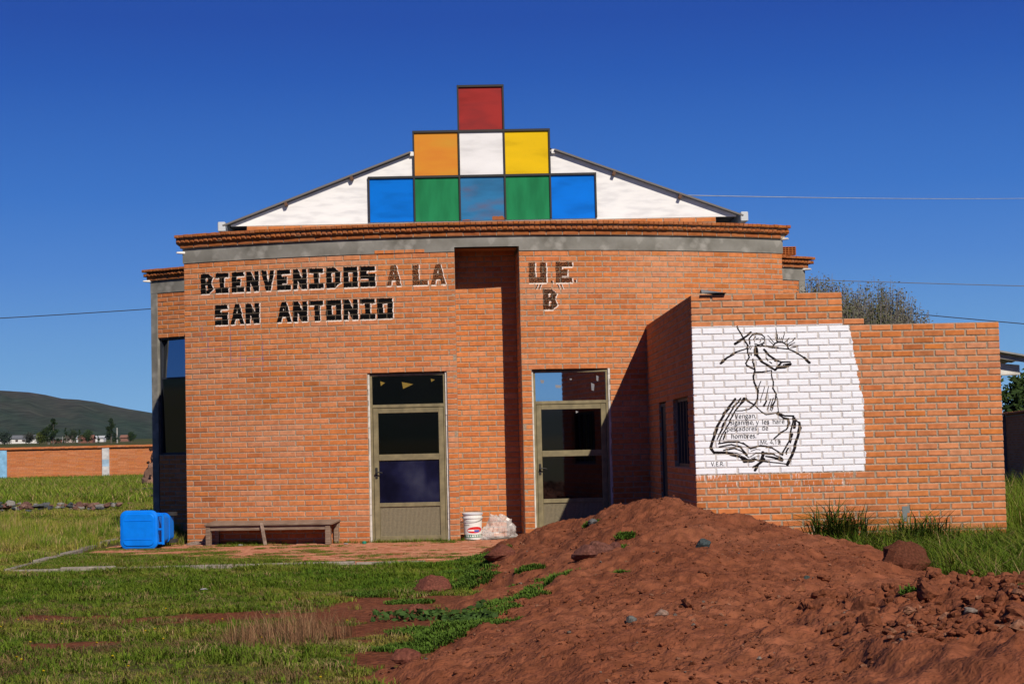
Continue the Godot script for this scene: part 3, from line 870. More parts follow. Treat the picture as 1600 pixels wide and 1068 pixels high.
func wing(ch: Node3D, a: Vector3, b: Vector3, left: bool) -> void:
	var d := (b - a).normalized()
	var l := a.distance_to(b)
	var f := Transform3D(Basis(d, Vector3.UP, d.cross(Vector3.UP)), a)
	var mb := MB.new()
	bxf(mb, f, 0, l, 3.44, 4.238, -0.2, -0.0065)
	bxf(mb, f, 0, l, 0, 1.36, -0.2, -0.0065)
	var w := put(ch, "wing_wall", mb.mesh(M.mortar))
	var list := []
	var c0 := 0.15 if left else 0.0
	var c1 := l if left else l - 0.15
	lay(list, c0, c1, 43, 53, flat(a, d), 0.258, 0.013, 0.0)
	lay(list, c0, c1, 0, 17, flat(a, d), 0.258, 0.013, 0.0)
	build_bricks(w, list, 0, "brick", "brickwork")
	mb = MB.new()
	if left:
		bxf(mb, f, 0, 0.15, 0, 4.238, -0.25, 0.012, Color.WHITE, 0.006)
	else:
		bxf(mb, f, l - 0.15, l, 0, 4.238, -0.25, 0.012, Color.WHITE, 0.006)
	put(ch, "concrete_column", mb.mesh(M.concrete))
	mb = MB.new()
	bxf(mb, f, 0, l, 4.24, 4.46, -0.25, 0.013)
	put(ch, "concrete_band", mb.mesh(M.concrete))
	mb = MB.new()
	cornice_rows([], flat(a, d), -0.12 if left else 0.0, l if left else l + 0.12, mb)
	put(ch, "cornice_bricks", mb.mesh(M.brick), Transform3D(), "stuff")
	mb = MB.new()
	bxf(mb, f, -0.06 if left else 0.0, l + (0.0 if left else 0.06), 4.463, 4.66, -0.25, 0.04)
	put(ch, "cornice_bed", mb.mesh(M.mortar))
	# tall window with mullions
	mb = MB.new()
	for x in [c0 + 0.004, (c0 + c1) / 2, c1 - 0.034]:
		bxf(mb, f, x, x + 0.03, 1.362, 3.438, -0.12, -0.05)
	for y in [1.364, 2.7, 3.405]:
		bxf(mb, f, c0 + 0.034, c1 - 0.034, y, y + 0.03, -0.118, -0.052)
	var fr := put(ch, "window", mb.mesh(M.dark_metal))
	var xmid := (c0 + c1) / 2
	for q in [[c0 + 0.03, xmid + 0.004, 1.39, 2.705, 1.6], [xmid + 0.026, c1 - 0.03, 1.39, 2.705, -1.2], [c0 + 0.03, xmid + 0.004, 2.725, 3.41, -4.0], [xmid + 0.026, c1 - 0.03, 2.725, 3.41, -3.0]]:
		mb = MB.new()
		var tt := f * Transform3D(Basis(Vector3.UP, deg_to_rad(q[4])) * Basis(Vector3.RIGHT, deg_to_rad(q[4] * 0.8)), Vector3((q[0] + q[1]) / 2, (q[2] + q[3]) / 2, -0.09))
		mb.box(tt, Vector3(q[1] - q[0], q[3] - q[2], 0.006), Color.WHITE)
		put(fr, "pane", mb.mesh(M.glass_wing if q[4] > -2.5 else M.glass_sky))

func build_gable(ch: Node3D) -> void:
	var z := -27.9
	# brick base under the gable
	var bm := MB.new()
	bx(bm, -3.3, 4.05, 4.601, 4.884, z - 0.2, z - 0.0065)
	var base := put(ch, "gable_base", bm.mesh(M.mortar))
	var list := []
	lay(list, -3.3, 4.05, 0, 4, flat(Vector3(0, 0, z), Vector3(1, 0, 0)), 0.258, 0.013, 0.0, 4.566)
	build_bricks(base, list, 0, "brick", "brickwork")
	# white boarded triangle
	var mb := MB.new()
	var x0 := -3.55
	var x1 := 4.38
	var xm := 0.405
	var yb := 4.887
	var sl := 0.374
	for s in [[x0, -1.39], [-1.39, -0.66], [-0.66, xm], [xm, 1.47], [1.47, 2.19], [2.19, x1]]:
		var ya: float = minf(yb + 0.02 + (minf(s[0] - x0, x1 - s[0])) * sl, 6.2)
		var yc: float = minf(yb + 0.02 + (minf(s[1] - x0, x1 - s[1])) * sl, 6.2)
		var zf := z - 0.02
		mb.quad(Vector3(s[0], yb, zf), Vector3(s[1], yb, zf), Vector3(s[1], yc, zf), Vector3(s[0], ya, zf), Color.WHITE)
		mb.quad(Vector3(s[1], yb, zf - 0.04), Vector3(s[0], yb, zf - 0.04), Vector3(s[0], ya, zf - 0.04), Vector3(s[1], yc, zf - 0.04), Color.WHITE)
		mb.quad(Vector3(s[0], yb, zf - 0.04), Vector3(s[1], yb, zf - 0.04), Vector3(s[1], yb, zf), Vector3(s[0], yb, zf), Color.WHITE)
	var g := put(ch, "gable_board", mb.mesh(M.white_board))
	# coloured squares in black frames
	var p := 0.7115
	var gx := -1.388
	var cols := {
		"red": Color(0.31, 0.030, 0.028), "orange": Color(0.58, 0.22, 0.022), "white": Color(0.74, 0.74, 0.76), "yellow": Color(0.68, 0.44, 0.008),
		"blue": Color(0.001, 0.145, 0.60), "green": Color(0.016, 0.20, 0.078), "faded blue": Color(0.025, 0.165, 0.36), "bright blue": Color(0.002, 0.155, 0.66),
	}
	var rows := [["blue", "green", "faded blue", "green", "bright blue"], ["", "orange", "white", "yellow", ""], ["", "", "red", "", ""]]
	for r in 3:
		for c in 5:
			var k: String = rows[r][c]
			if k == "":
				continue
			var m := MB.new()
			var xa := gx + c * p
			var ya := 4.892 + r * p
			var key := "panel_" + k
			if not M.has(key):
				var base_c: Color = cols[k]
				var t := [(base_c * 0.72).linear_to_srgb(), base_c.linear_to_srgb(), (base_c * 1.08).linear_to_srgb()]
				if k == "orange":
					t = [lin(0.55, 0.27, 0.035), lin(0.60, 0.235, 0.03), lin(0.58, 0.20, 0.03)]
				M[key] = grained(mat(k + "_panel_paint", Color.WHITE, 0.7), ramp_tex(0.009, t, 5, 256, 70 + r * 5 + c), 0.6)
				M[key].uv1_scale = Vector3(0.35, 1.1, 0.6) if (r + c) % 2 == 0 else Vector3(1.1, 0.3, 0.6)
				M[key].metallic_specular = 0.2
				if k == "white" or k == "yellow":
					M[key].uv1_scale = Vector3(0.3, 0.9, 0.6)
				if k == "faded blue" or k == "red":
					var mk: StandardMaterial3D = M[key]
					mk.detail_enabled = true
					var gt := GradientTexture2D.new()
					gt.width = 4
					gt.height = 4
					var gg := Gradient.new()
					var wc := lin(0.16, 0.06, 0.05) if k == "faded blue" else lin(0.12, 0.025, 0.03)
					gg.set_color(0, wc)
					gg.set_color(1, wc)
					gt.gradient = gg
					mk.detail_albedo = gt
					mk.detail_mask = ramp_tex(0.011, [Color.BLACK, Color(0.05, 0.05, 0.05), Color(0.5, 0.5, 0.5)], 5, 256, 90 + r)
			bx(m, xa + 0.012, xa + p - 0.012, ya + 0.01, ya + p - 0.012, z - 0.018, z - 0.004)
			put(g, "coloured_panel", m.mesh(M[key]), Transform3D(), "", k + " square gable panel")
			if k == "faded blue":
				# bare rusty patches along the lower edge
				var rm := MB.new()
				for q in [[0.03, 0.14, 0.018, 0.03], [0.50, 0.19, 0.06, 0.075]]:
					var prev := Vector2(q[0], q[2])
					for i in 8:
						var xn: float = q[0] + q[1] * (i + 1) / 8.0
						var yn: float = q[2] + rng.randf() * (q[3] - q[2]) - (0.02 if i > 6 else 0.0)
						rm.quad(Vector3(xa + prev.x, ya + 0.011, z - 0.0015), Vector3(xa + xn, ya + 0.011, z - 0.0015), Vector3(xa + xn, ya + yn, z - 0.0015), Vector3(xa + prev.x, ya + prev.y, z - 0.0015), Color(0.36, 0.12, 0.05))
						prev = Vector2(xn, yn)
				put(g, "bare_patch", rm.mesh(M.brick))
	# frame bars
	var bars := []
	for c in 6:
		bars.append([gx + c * p, 4.89, gx + c * p, 4.89 + p])
	for c in range(1, 5):
		bars.append([gx + c * p, 4.89 + p, gx + c * p, 4.89 + 2 * p])
	for c in range(2, 4):
		bars.append([gx + c * p, 4.89 + 2 * p, gx + c * p, 4.89 + 3 * p])
	bars.append([gx, 4.89 + p, gx + 5 * p, 4.89 + p])
	bars.append([gx + p, 4.89 + 2 * p, gx + 4 * p, 4.89 + 2 * p])
	bars.append([gx + 2 * p, 4.89 + 3 * p, gx + 3 * p, 4.89 + 3 * p])
	for b in bars:
		var m := MB.new()
		if b[0] == b[2]:
			bx(m, b[0] - 0.014, b[0] + 0.014, b[1] + 0.018, b[3] - 0.018, z - 0.03, z + 0.02, Color.WHITE, 0.002)
		else:
			bx(m, b[0] - 0.014, b[2] + 0.014, b[1] - 0.018, b[1] + 0.018, z - 0.03, z + 0.023, Color.WHITE, 0.002)
		put(g, "frame_bar", m.mesh(M.black))
	# sheet metal roof on both sides, with purlin ends
	for sd in [-1.0, 1.0]:
		var half := 3.97 + 0.1
		var m := MB.new()
		var dirx := Vector3(-sd, sl, 0).normalized()
		var ln := half * sqrt(1 + sl * sl)
		var eave := Vector3(xm + sd * half, yb - 0.01, 0)
		var f := Transform3D(Basis(dirx, Vector3(sd * sl, 1, 0).normalized(), dirx.cross(Vector3(sd * sl, 1, 0).normalized())), eave)
		var zz := [-42.0, z - 0.066]
		var k := 26
		# the corrugation runs from ridge to eave; here its profile along z
		var segs := 90
		for i in segs:
			var za := lerpf(zz[1], zz[0], float(i) / segs)
			var zb2 := lerpf(zz[1], zz[0], float(i + 1) / segs)
			var ha := 0.012 * (i % 2)
			var hb := 0.012 * ((i + 1) % 2)
			var P := func(al: float, h: float, zq: float) -> Vector3: return eave + dirx * al + f.basis.y * h + Vector3(0, 0, zq)
			var q := [P.call(0.0, 0.03 + ha, za), P.call(ln, 0.03 + ha, za), P.call(ln, 0.03 + hb, zb2), P.call(0.0, 0.03 + hb, zb2)]
			var q2 := [P.call(0.0, 0.024 + ha, za), P.call(ln, 0.024 + ha, za), P.call(ln, 0.024 + hb, zb2), P.call(0.0, 0.024 + hb, zb2)]
			if sd > 0:
				m.quad(q[0], q[3], q[2], q[1], Color.WHITE)
			else:
				m.quad(q[0], q[1], q[2], q[3], Color.WHITE)
		var roof := put(ch, "sheet_roof", m.mesh(M.tin))
		var fm := MB.new()
		var o2: Vector3 = eave + Vector3(0, 0, z)
		var cut := 2.945 / half
		fm.box(Transform3D(Basis(dirx, f.basis.y, dirx.cross(f.basis.y)), o2 + dirx * (ln * cut / 2) + f.basis.y * 0.012 + Vector3(0, 0, 0.03)), Vector3(ln * cut, 0.029, 0.07), Color.WHITE, 0.003)
		put(roof, "verge_trim", fm.mesh(mat("dull_grey_metal", Color(0.13, 0.12, 0.115), 0.6)))
		for u in [0.33, 0.68]:
			var pm := MB.new()
			var c: Vector3 = o2 + dirx * (ln * cut * u) - f.basis.y * 0.035
			pm.box(Transform3D(f.basis, c + Vector3(0, 0, 0.0)), Vector3(0.05, 0.06, 0.13), Color.WHITE, 0.004)
			put(roof, "purlin_end", pm.mesh(M.brown_wood))
		var gm := MB.new()
		var gxp: float = xm + sd * (half + 0.02)
		bx(gm, gxp - 0.06, gxp + 0.06, 4.80, 4.95, -41, z + 0.06, Color.WHITE, 0.01)
		put(roof, "gutter", gm.mesh(mat("pale_zinc", Color(0.5, 0.53, 0.56), 0.45)))
		var tm := MB.new()
		bx(tm, xm + sd * 1.11 - 0.03, xm + sd * 1.11 + 0.03, 5.93, 6.0, z - 0.05, z + 0.03, Color.WHITE, 0.006)
		put(roof, "flashing_tab", tm.mesh(M.pvc))

# ---------------------------------------------------------------- annex
const AX0 := 2.775
const AX1 := 6.497
const AZ := -21.4
func build_annex() -> void:
	var an := thing("brick_annex", "low brick annex with a robed figure and open book drawn on a whitewashed panel", "annex", Vector3(4.6, 0, -24))
	var mb := MB.new()
	var zf := AZ - 0.008
	bx(mb, AX0 + 0.008, AX1 - 0.004, 0, 2.712, AZ - 0.2, zf)
	bx(mb, AX0 + 0.008, 4.596, 2.712, 3.112, AZ - 0.2, zf)
	bx(mb, 4.596, 4.855, 2.712, 2.79, AZ - 0.2, zf - 0.004)
	var wm := MB.new()
	var zw := zf + 0.0012
	for q in [[AX0 + 0.008, 5.05, 0.6, 2.712], [AX0 + 0.008, 4.596, 2.712, 2.80]]:
		var ua: float = (q[0] - MX0) / MXW
		var ub: float = (q[1] - MX0) / MXW
		var va: float = 1.0 - (q[2] - MY0) / MYH
		var vb: float = 1.0 - (q[3] - MY0) / MYH
		wm.quad(Vector3(q[0], q[2], zw), Vector3(q[1], q[2], zw), Vector3(q[1], q[3], zw), Vector3(q[0], q[3], zw), Color.WHITE, Vector2(ua, va), Vector2(ub, va), Vector2(ub, vb), Vector2(ua, vb))
	var am := ArrayMesh.new()
	mb.into(am, M.mortar)
	wm.into(am, M.mural_mortar)
	var front := put(an, "front_wall", am)
	var list := []
	var mr := [MX0, MXW, MY0, MYH]
	var fl := flat(Vector3(0, 0, AZ), Vector3(1, 0, 0))
	lay(list, AX0, AX1, 0, 34, fl, 0.2555, 0.02, AX0, 0.0, mr, "mural_brick", 0.0, 0.015)
	lay(list, AX0, 4.60, 34, 39, fl, 0.2555, 0.02, AX0, 0.0, mr, "mural_brick", 0.0, 0.015)
	lay(list, 4.615, 4.86, 34, 35, fl, 0.40, 0.0, 4.615, 0.0, [], "", 0.0, 0.015)
	weather(list)
	for b in list:
		var o: Vector3 = b.t.origin
		b.s.z = 0.06
		var pp := to_px(o)
		b.late = (40.0 if o.y < 0.35 else 0.0) + (5.0 if o.y < 0.95 and o.x < 4.6 else 0.0)
	build_bricks(front, list, 300, "brick", "brickwork")
	# side wall with a door and a barred window, in its own shade
	mb = MB.new()
	var x0 := AX0 + 0.0075
	var x1 := AX0 + 0.15
	bx(mb, x0, x1, 1.92, 3.112, -27.2, AZ - 0.2)
	bx(mb, x0, x1, 0, 1.92, -27.2, -25.25)
	bx(mb, x0, x1, 0, 1.92, -24.4, -23.55)
	bx(mb, x0, x1, 0, 1.04, -23.55, -22.0)
	bx(mb, x0, x1, 0, 1.92, -22.0, AZ - 0.2)
	var side := put(an, "side_wall", mb.mesh(M.mortar))
	list = []
	var fs := flat(Vector3(AX0, 0, 0), Vector3(0, 0, 1))
	lay(list, -26.8, AZ - 0.004, 24, 39, fs, 0.2555, 0.012, AZ, 0.0, [], "", 0.0, 0.015)
	for s in [[-26.8, -25.25], [-24.4, -23.55], [-22.0, AZ - 0.004]]:
		lay(list, s[0], s[1], 13, 24, fs, 0.2555, 0.012, AZ, 0.0, [], "", 0.0, 0.015)
	for s in [[-26.8, -25.25], [-24.4, AZ - 0.004]]:
		lay(list, s[0], s[1], 0, 13, fs, 0.2555, 0.012, AZ, 0.0, [], "", 0.0, 0.015)
	build_bricks(side, list, 0, "brick", "brickwork")
	mb = MB.new()
	bx(mb, AX0 + 0.03, AX0 + 0.07, 0, 1.9, -25.24, -25.19)
	bx(mb, AX0 + 0.03, AX0 + 0.07, 0, 1.9, -24.46, -24.41)
	bx(mb, AX0 + 0.03, AX0 + 0.07, 1.86, 1.9, -25.19, -24.46)
	bx(mb, AX0 + 0.05, AX0 + 0.08, 0, 1.86, -25.19, -24.46)
	put(an, "door", mb.mesh(M.dark_metal))
	mb = MB.new()
	bx(mb, AX0 + 0.06, AX0 + 0.10, 1.04, 1.08, -23.55, -22.0)
	bx(mb, AX0 + 0.06, AX0 + 0.10, 1.88, 1.92, -23.55, -22.0)
	for i in 6:
		var z := lerpf(-23.53, -22.02, i / 5.0)
		bx(mb, AX0 + 0.06, AX0 + 0.095, 1.08, 1.88, z - 0.02, z + 0.02)
	var win := put(an, "window", mb.mesh(M.dark_metal))
	mb = MB.new()
	bx(mb, AX0 + 0.105, AX0 + 0.11, 1.04, 1.92, -23.55, -22.0)
	put(win, "pane", mb.mesh(M.glass_dark))
	# far walls and roof
	mb = MB.new()
	bx(mb, AX1 - 0.16, AX1 - 0.005, 0, 2.7, -27.2, AZ - 0.2)
	bx(mb, 3.6, AX1 - 0.005, 0, 2.7, -27.4, -27.2)
	put(an, "far_wall", mb.mesh(mat("plain_brick", Color(0.38, 0.14, 0.06), 0.95)))
	mb = MB.new()
	bx(mb, x1 + 0.002, AX1 - 0.165, 2.5, 2.56, -27.2, AZ - 0.202)
	put(an, "roof", mb.mesh(M.tin))
	# loose bent metal strip on top of the near corner
	mb = MB.new()
	var a := Vector3(2.90, 3.125, AZ + 0.02)
	for i in 4:
		var u := i / 4.0
		var w := (i + 1) / 4.0
		var ya := 0.055 - 0.05 * u
		var yb := 0.055 - 0.05 * w
		mb.quad(a + Vector3(0.3 * u, ya - 0.05 * (1 - u), 0.05), a + Vector3(0.3 * w, yb - 0.05 * (1 - w), 0.05), a + Vector3(0.3 * w, yb, -0.02), a + Vector3(0.3 * u, ya, -0.02), Color.WHITE)
		mb.quad(a + Vector3(0.3 * u, ya, -0.02), a + Vector3(0.3 * w, yb, -0.02), a + Vector3(0.3 * w, yb - 0.03, -0.16), a + Vector3(0.3 * u, ya - 0.03, -0.16), Color.WHITE)
	one("metal_strip", mb.mesh(M.tin), "short bent grey metal strip lying on the top corner of the annex", "metal strip")
	# the grey smear of paint low on the front
	mb = MB.new()
	bx(mb, 5.24, 5.30, 0.345, 0.525, AZ + 0.0032, AZ + 0.0045)
	bx(mb, 5.30, 5.33, 0.445, 0.525, AZ + 0.0032, AZ + 0.0045)
	put(front, "grey_paint_smear", mb.mesh(mat("grey_blue_paint", Color(0.16, 0.18, 0.18), 0.9)))
	# handwritten verse
	for t in [["“ Vengan,", 280, 688, 30], ["siganme, y  les  haré", 272, 732, 30], ["pescadores   de", 246, 776, 30], ["hombres.”", 278, 826, 30], ["Mt. 4,19", 480, 866, 28], ["V.E.R.", 140, 1016, 27]]:
		var fnt := SystemFont.new()
		fnt.font_names = PackedStringArray(["Droid Sans"])
		var tm := TextMesh.new()
		tm.text = t[0]
		tm.font = fnt
		tm.font_size = 32
		tm.pixel_size = t[3] * 1.73e-3 / 23.0
		tm.depth = 0.002
		tm.curve_step = 2.0
		tm.horizontal_alignment = HORIZONTAL_ALIGNMENT_LEFT
		tm.vertical_alignment = VERTICAL_ALIGNMENT_BOTTOM
		tm.material = M.black
		var wx: float = 1.7310e-3 * t[1] - 5.46e-5 * t[2] + 2.77328
		var wy: float = -3.92e-5 * t[1] - 1.7236e-3 * t[2] + 2.81126 - 0.012
		put(front, "lettering", tm, Transform3D(Basis(), Vector3(wx, wy, AZ + 0.0045)))

# ---------------------------------------------------------------- terrain
func mound_points() -> Array:
	return [
		[0.9, -24.6, 0.12], [1.39, -23.2, 0.36], [1.75, -22.0, 0.46], [2.22, -20.3, 0.72], [2.02, -20.9, 0.62], [2.45, -19.8, 0.63], [2.7, -19.3, 0.54], [3.2, -18.6, 0.42], [3.55, -18.1, 0.34], [3.85, -17.7, 0.24], [4.2, -17.2, 0.08],
		[1.2, -21.5, 0.32], [0.75, -22.8, 0.14], [0.5, -21.0, 0.06], [0.9, -19.5, 0.26], [1.5, -19.4, 0.46], [2.0, -18.4, 0.50], [0.6, -17.6, 0.16], [1.2, -17.4, 0.32], [2.0, -16.6, 0.38], [2.9, -16.8, 0.33], [3.5, -16.4, 0.22], [4.0, -16.0, 0.10],
		[0.4, -15.2, 0.10], [1.0, -15.0, 0.24], [1.8, -14.6, 0.30], [2.7, -14.6, 0.20], [3.3, -14.6, 0.11], [3.9, -14.4, 0.05], [0.2, -12.8, 0.10], [0.8, -12.6, 0.24], [1.6, -12.4, 0.28], [2.2, -12.7, 0.16], [0.1, -10.6, 0.12], [0.7, -10.4, 0.26], [1.3, -10.2, 0.27], [1.9, -10.6, 0.17], [0.0, -8.5, 0.10], [0.9, -8.0, 0.26], [1.6, -8.2, 0.22],
		[2.55, -11.7, 0.27], [3.0, -11.3, 0.40], [3.9, -11.0, 0.45], [4.8, -11.0, 0.47], [2.3, -9.8, 0.38], [3.2, -9.4, 0.47], [4.2, -9.2, 0.50], [2.1, -8.2, 0.42], [2.7, -7.6, 0.48], [4.0, -7.4, 0.5], [3.3, -12.6, 0.22], [3.9, -12.4, 0.28], [4.6, -12.6, 0.28], [5.5, -11.5, 0.4], [3.5, -13.4, 0.06], [4.6, -13.6, 0.06],
		[-0.45, -24.8, -0.25], [0.1, -24.3, -0.12], [0.35, -25.3, -0.06], [-0.1, -22.5, -0.12], [0.05, -20.5, -0.12], [-0.25, -18.5, -0.12], [-0.35, -16.5, -0.12], [-0.55, -14.8, -0.12], [-0.75, -13.2, -0.12], [-0.85, -11.5, -0.1], [-0.85, -9.8, -0.1], [-0.9, -8.0, -0.1],
		[-1.3, -12, -0.3], [-1.3, -16, -0.3], [-1.2, -20, -0.3], [-1.4, -24, -0.3], [-1.4, -9, -0.3], [4.8, -17.2, -0.12], [4.7, -18.6, -0.12], [4.3, -19.8, -0.1], [4.5, -15.6, -0.1], [4.6, -14.6, -0.08], [5.8, -16, -0.3], [5.8, -19, -0.3], [5.8, -13.6, -0.1], [3.9, -20.6, 0.0], [3.1, -20.4, 0.28], [2.5, -21.4, 0.45], [2.4, -23.4, 0.36], [2.4, -25.2, 0.2], [1.6, -25.5, 0.18], [5.5, -20.8, -0.3],
		[0.5, -6.0, 0.15], [1.6, -5.8, 0.25], [2.6, -5.8, 0.42], [4.2, -5.6, 0.4], [6.0, -8.0, 0.4], [6.2, -11.0, 0.4], [-0.8, -6.0, -0.2], [0.8, -4.0, 0.0], [3.0, -3.9, 0.05], [5.5, -4.0, 0.1],
	]

const GX0 := -1.6
const GZ0 := -26.2
const GS := 0.16
const GNX := 60
const GNZ := 141
func make_mound_cache() -> void:
	var pts := mound_points()
	mound_cache.resize(GNX * GNZ)
	for j in GNZ:
		for i in GNX:
			var x := GX0 + i * GS
			var z := GZ0 + j * GS
			var sw := 0.0
			var sh := 0.0
			for p in pts:
				var d2: float = (x - p[0]) * (x - p[0]) + (z - p[1]) * (z - p[1]) * 0.7
				var w := 1.0 / ((d2 + 0.03) * (d2 + 0.03))
				sw += w
				sh += w * p[2]
			mound_cache[j * GNX + i] = sh / sw

func mound_smooth(x: float, z: float) -> float:
	var fx := (x - GX0) / GS
	var fz := (z - GZ0) / GS
	if fx < 0 or fz < 0 or fx >= GNX - 1 or fz >= GNZ - 1:
		return -0.3
	var i := int(fx)
	var j := int(fz)
	fx -= i
	fz -= j
	fx = fx * fx * (3 - 2 * fx)
	fz = fz * fz * (3 - 2 * fz)
	var a := lerpf(mound_cache[j * GNX + i], mound_cache[j * GNX + i + 1], fx)
	var b := lerpf(mound_cache[(j + 1) * GNX + i], mound_cache[(j + 1) * GNX + i + 1], fx)
	return lerpf(a, b, fz)

func mound_h(x: float, z: float) -> float:
	var h := mound_smooth(x, z)
	if h < -0.16:
		return h
	var k := clampf((h + 0.1) / 0.25, 0.15, 1.0)
	var lobe := clampf((z + 14.0) / 2.0, 0.0, 1.0)
	var lobe2 := clampf((x - 1.6) / 1.0, 0.0, 1.0) * lobe
	lobe = lobe2
	h += k * (0.055 * nz.get_noise_2d(x * 9.0, z * 9.0) + (0.042 + 0.03 * lobe) * nz.get_noise_2d(x * 26.0 + 50.0, z * 26.0))
	h += k * (0.024 + 0.014 * lobe) * (0.35 - absf(nz.get_noise_2d(x * 55.0, z * 55.0 + 20.0))) + k * (0.012 + 0.006 * lobe2) * nf.get_noise_2d(x * 240.0, z * 240.0)
	h += k * (0.010 + 0.012 * lobe) * maxf(0.0, nf.get_noise_2d(x * 120.0 + 400.0, z * 120.0)) + k * 0.008 * nf.get_noise_2d(x * 480.0, z * 480.0)
	return h

func ground_h(x: float, z: float) -> float:
	var h := 0.012 * nz.get_noise_2d(x * 12.0, z * 12.0) - 0.012
	if x > -5.5 and x < 2.7 and z < -21.3 and z > -31.0:
		h = -0.05
	var far := maxf(0.0, -z - 108.0)
	h += minf(far, 900.0) * 0.0125 + maxf(0.0, z - 60.0) * 0.008 + maxf(0.0, absf(x) - 60.0) * 0.004
	if z < -23.0 and z > -100.0 and x < -6.0:
		h += 0.12 * nz.get_noise_2d(x * 2.0, z * 2.0) * clampf((-z - 23.0) / 15.0, 0, 1)
	return h

func dirt_mask(x: float, z: float) -> float:
	var w := Vector2(nz.get_noise_2d(x * 10.0, z * 10.0), nz.get_noise_2d(x * 10.0 + 77.0, z * 10.0)) * 0.45
	var m := 0.0
	for p in [[-1.9, -14.9, 1.3, 0.45], [-0.85, -15.0, 0.7, 1.5], [-0.95, -16.4, 0.5, 0.4], [-0.45, -13.9, 0.75, 1.0], [-0.35, -15.9, 0.55, 0.7], [-0.85, -15.3, 0.6, 0.4], [-1.0, -13.7, 0.5, 0.3], [0.1, -18.4, 0.35, 0.5], [0.35, -20.3, 0.45, 0.35], [-0.5, -11.6, 0.4, 0.5], [-3.3, -15.3, 0.5, 0.25], [-3.0, -13.1, 0.45, 0.22], [-4.4, -11.0, 0.5, 0.25], [0.3, -22.0, 0.4, 0.7]]:
		var d := Vector2((x + w.x - p[0]) / p[2], (z + w.y - p[1]) / p[3]).length()
		m = maxf(m, clampf((1.28 - d + 0.9 * nz.get_noise_2d(x * 24.0, z * 40.0) + 0.5 * nz.get_noise_2d(x * 6.0 + 5.0, z * 14.0)) * 3.0, 0, 1))
	m = maxf(m, clampf((mound_smooth(x, z) + 0.085) * 14.0, 0, 1))
	return m

func steps(list: Array) -> PackedFloat32Array:
	# list of [from, to, step]
	var o := PackedFloat32Array()
	for s in list:
		var k := maxi(1, int(round((s[1] - s[0]) / s[2])))
		for i in k:
			o.append(lerpf(s[0], s[1], float(i) / k))
	o.append(list[-1][1])
	return o

func sheet(xs: PackedFloat32Array, zs: PackedFloat32Array, height: Callable, colour: Callable) -> MB:
	var mb := MB.new()
	var nx := xs.size()
	for j in zs.size():
		for i in nx:
			var p := Vector3(xs[i], height.call(xs[i], zs[j]), zs[j])
			mb.vert(p, Vector3.UP, colour.call(p.x, p.z))
	for j in zs.size():
		for i in nx:
			var a := mb.v[j * nx + mini(i + 1, nx - 1)] - mb.v[j * nx + maxi(i - 1, 0)]
			var b := mb.v[mini(j + 1, zs.size() - 1) * nx + i] - mb.v[maxi(j - 1, 0) * nx + i]
			mb.n[j * nx + i] = b.cross(a).normalized()
	for j in zs.size() - 1:
		for i in nx - 1:
			var k := j * nx + i
			# z grows with j, x with i: seen from above
			mb.ix.append_array([k, k + 1, k + nx, k + 1, k + nx + 1, k + nx])
	return mb

func soil_col(x: float, z: float) -> Color:
	var a := Color(0.275, 0.094, 0.047)
	var t := nz.get_noise_2d(x * 5.0, z * 5.0)
	var u := nz.get_noise_2d(x * 30.0, z * 30.0)
	a = a.lerp(Color(0.32, 0.118, 0.062), clampf(t * 0.9 + u * 0.5, 0, 1))
	return a.lerp(Color(0.19, 0.060, 0.030), clampf(-t * 0.8 - u * 0.5, 0, 1))

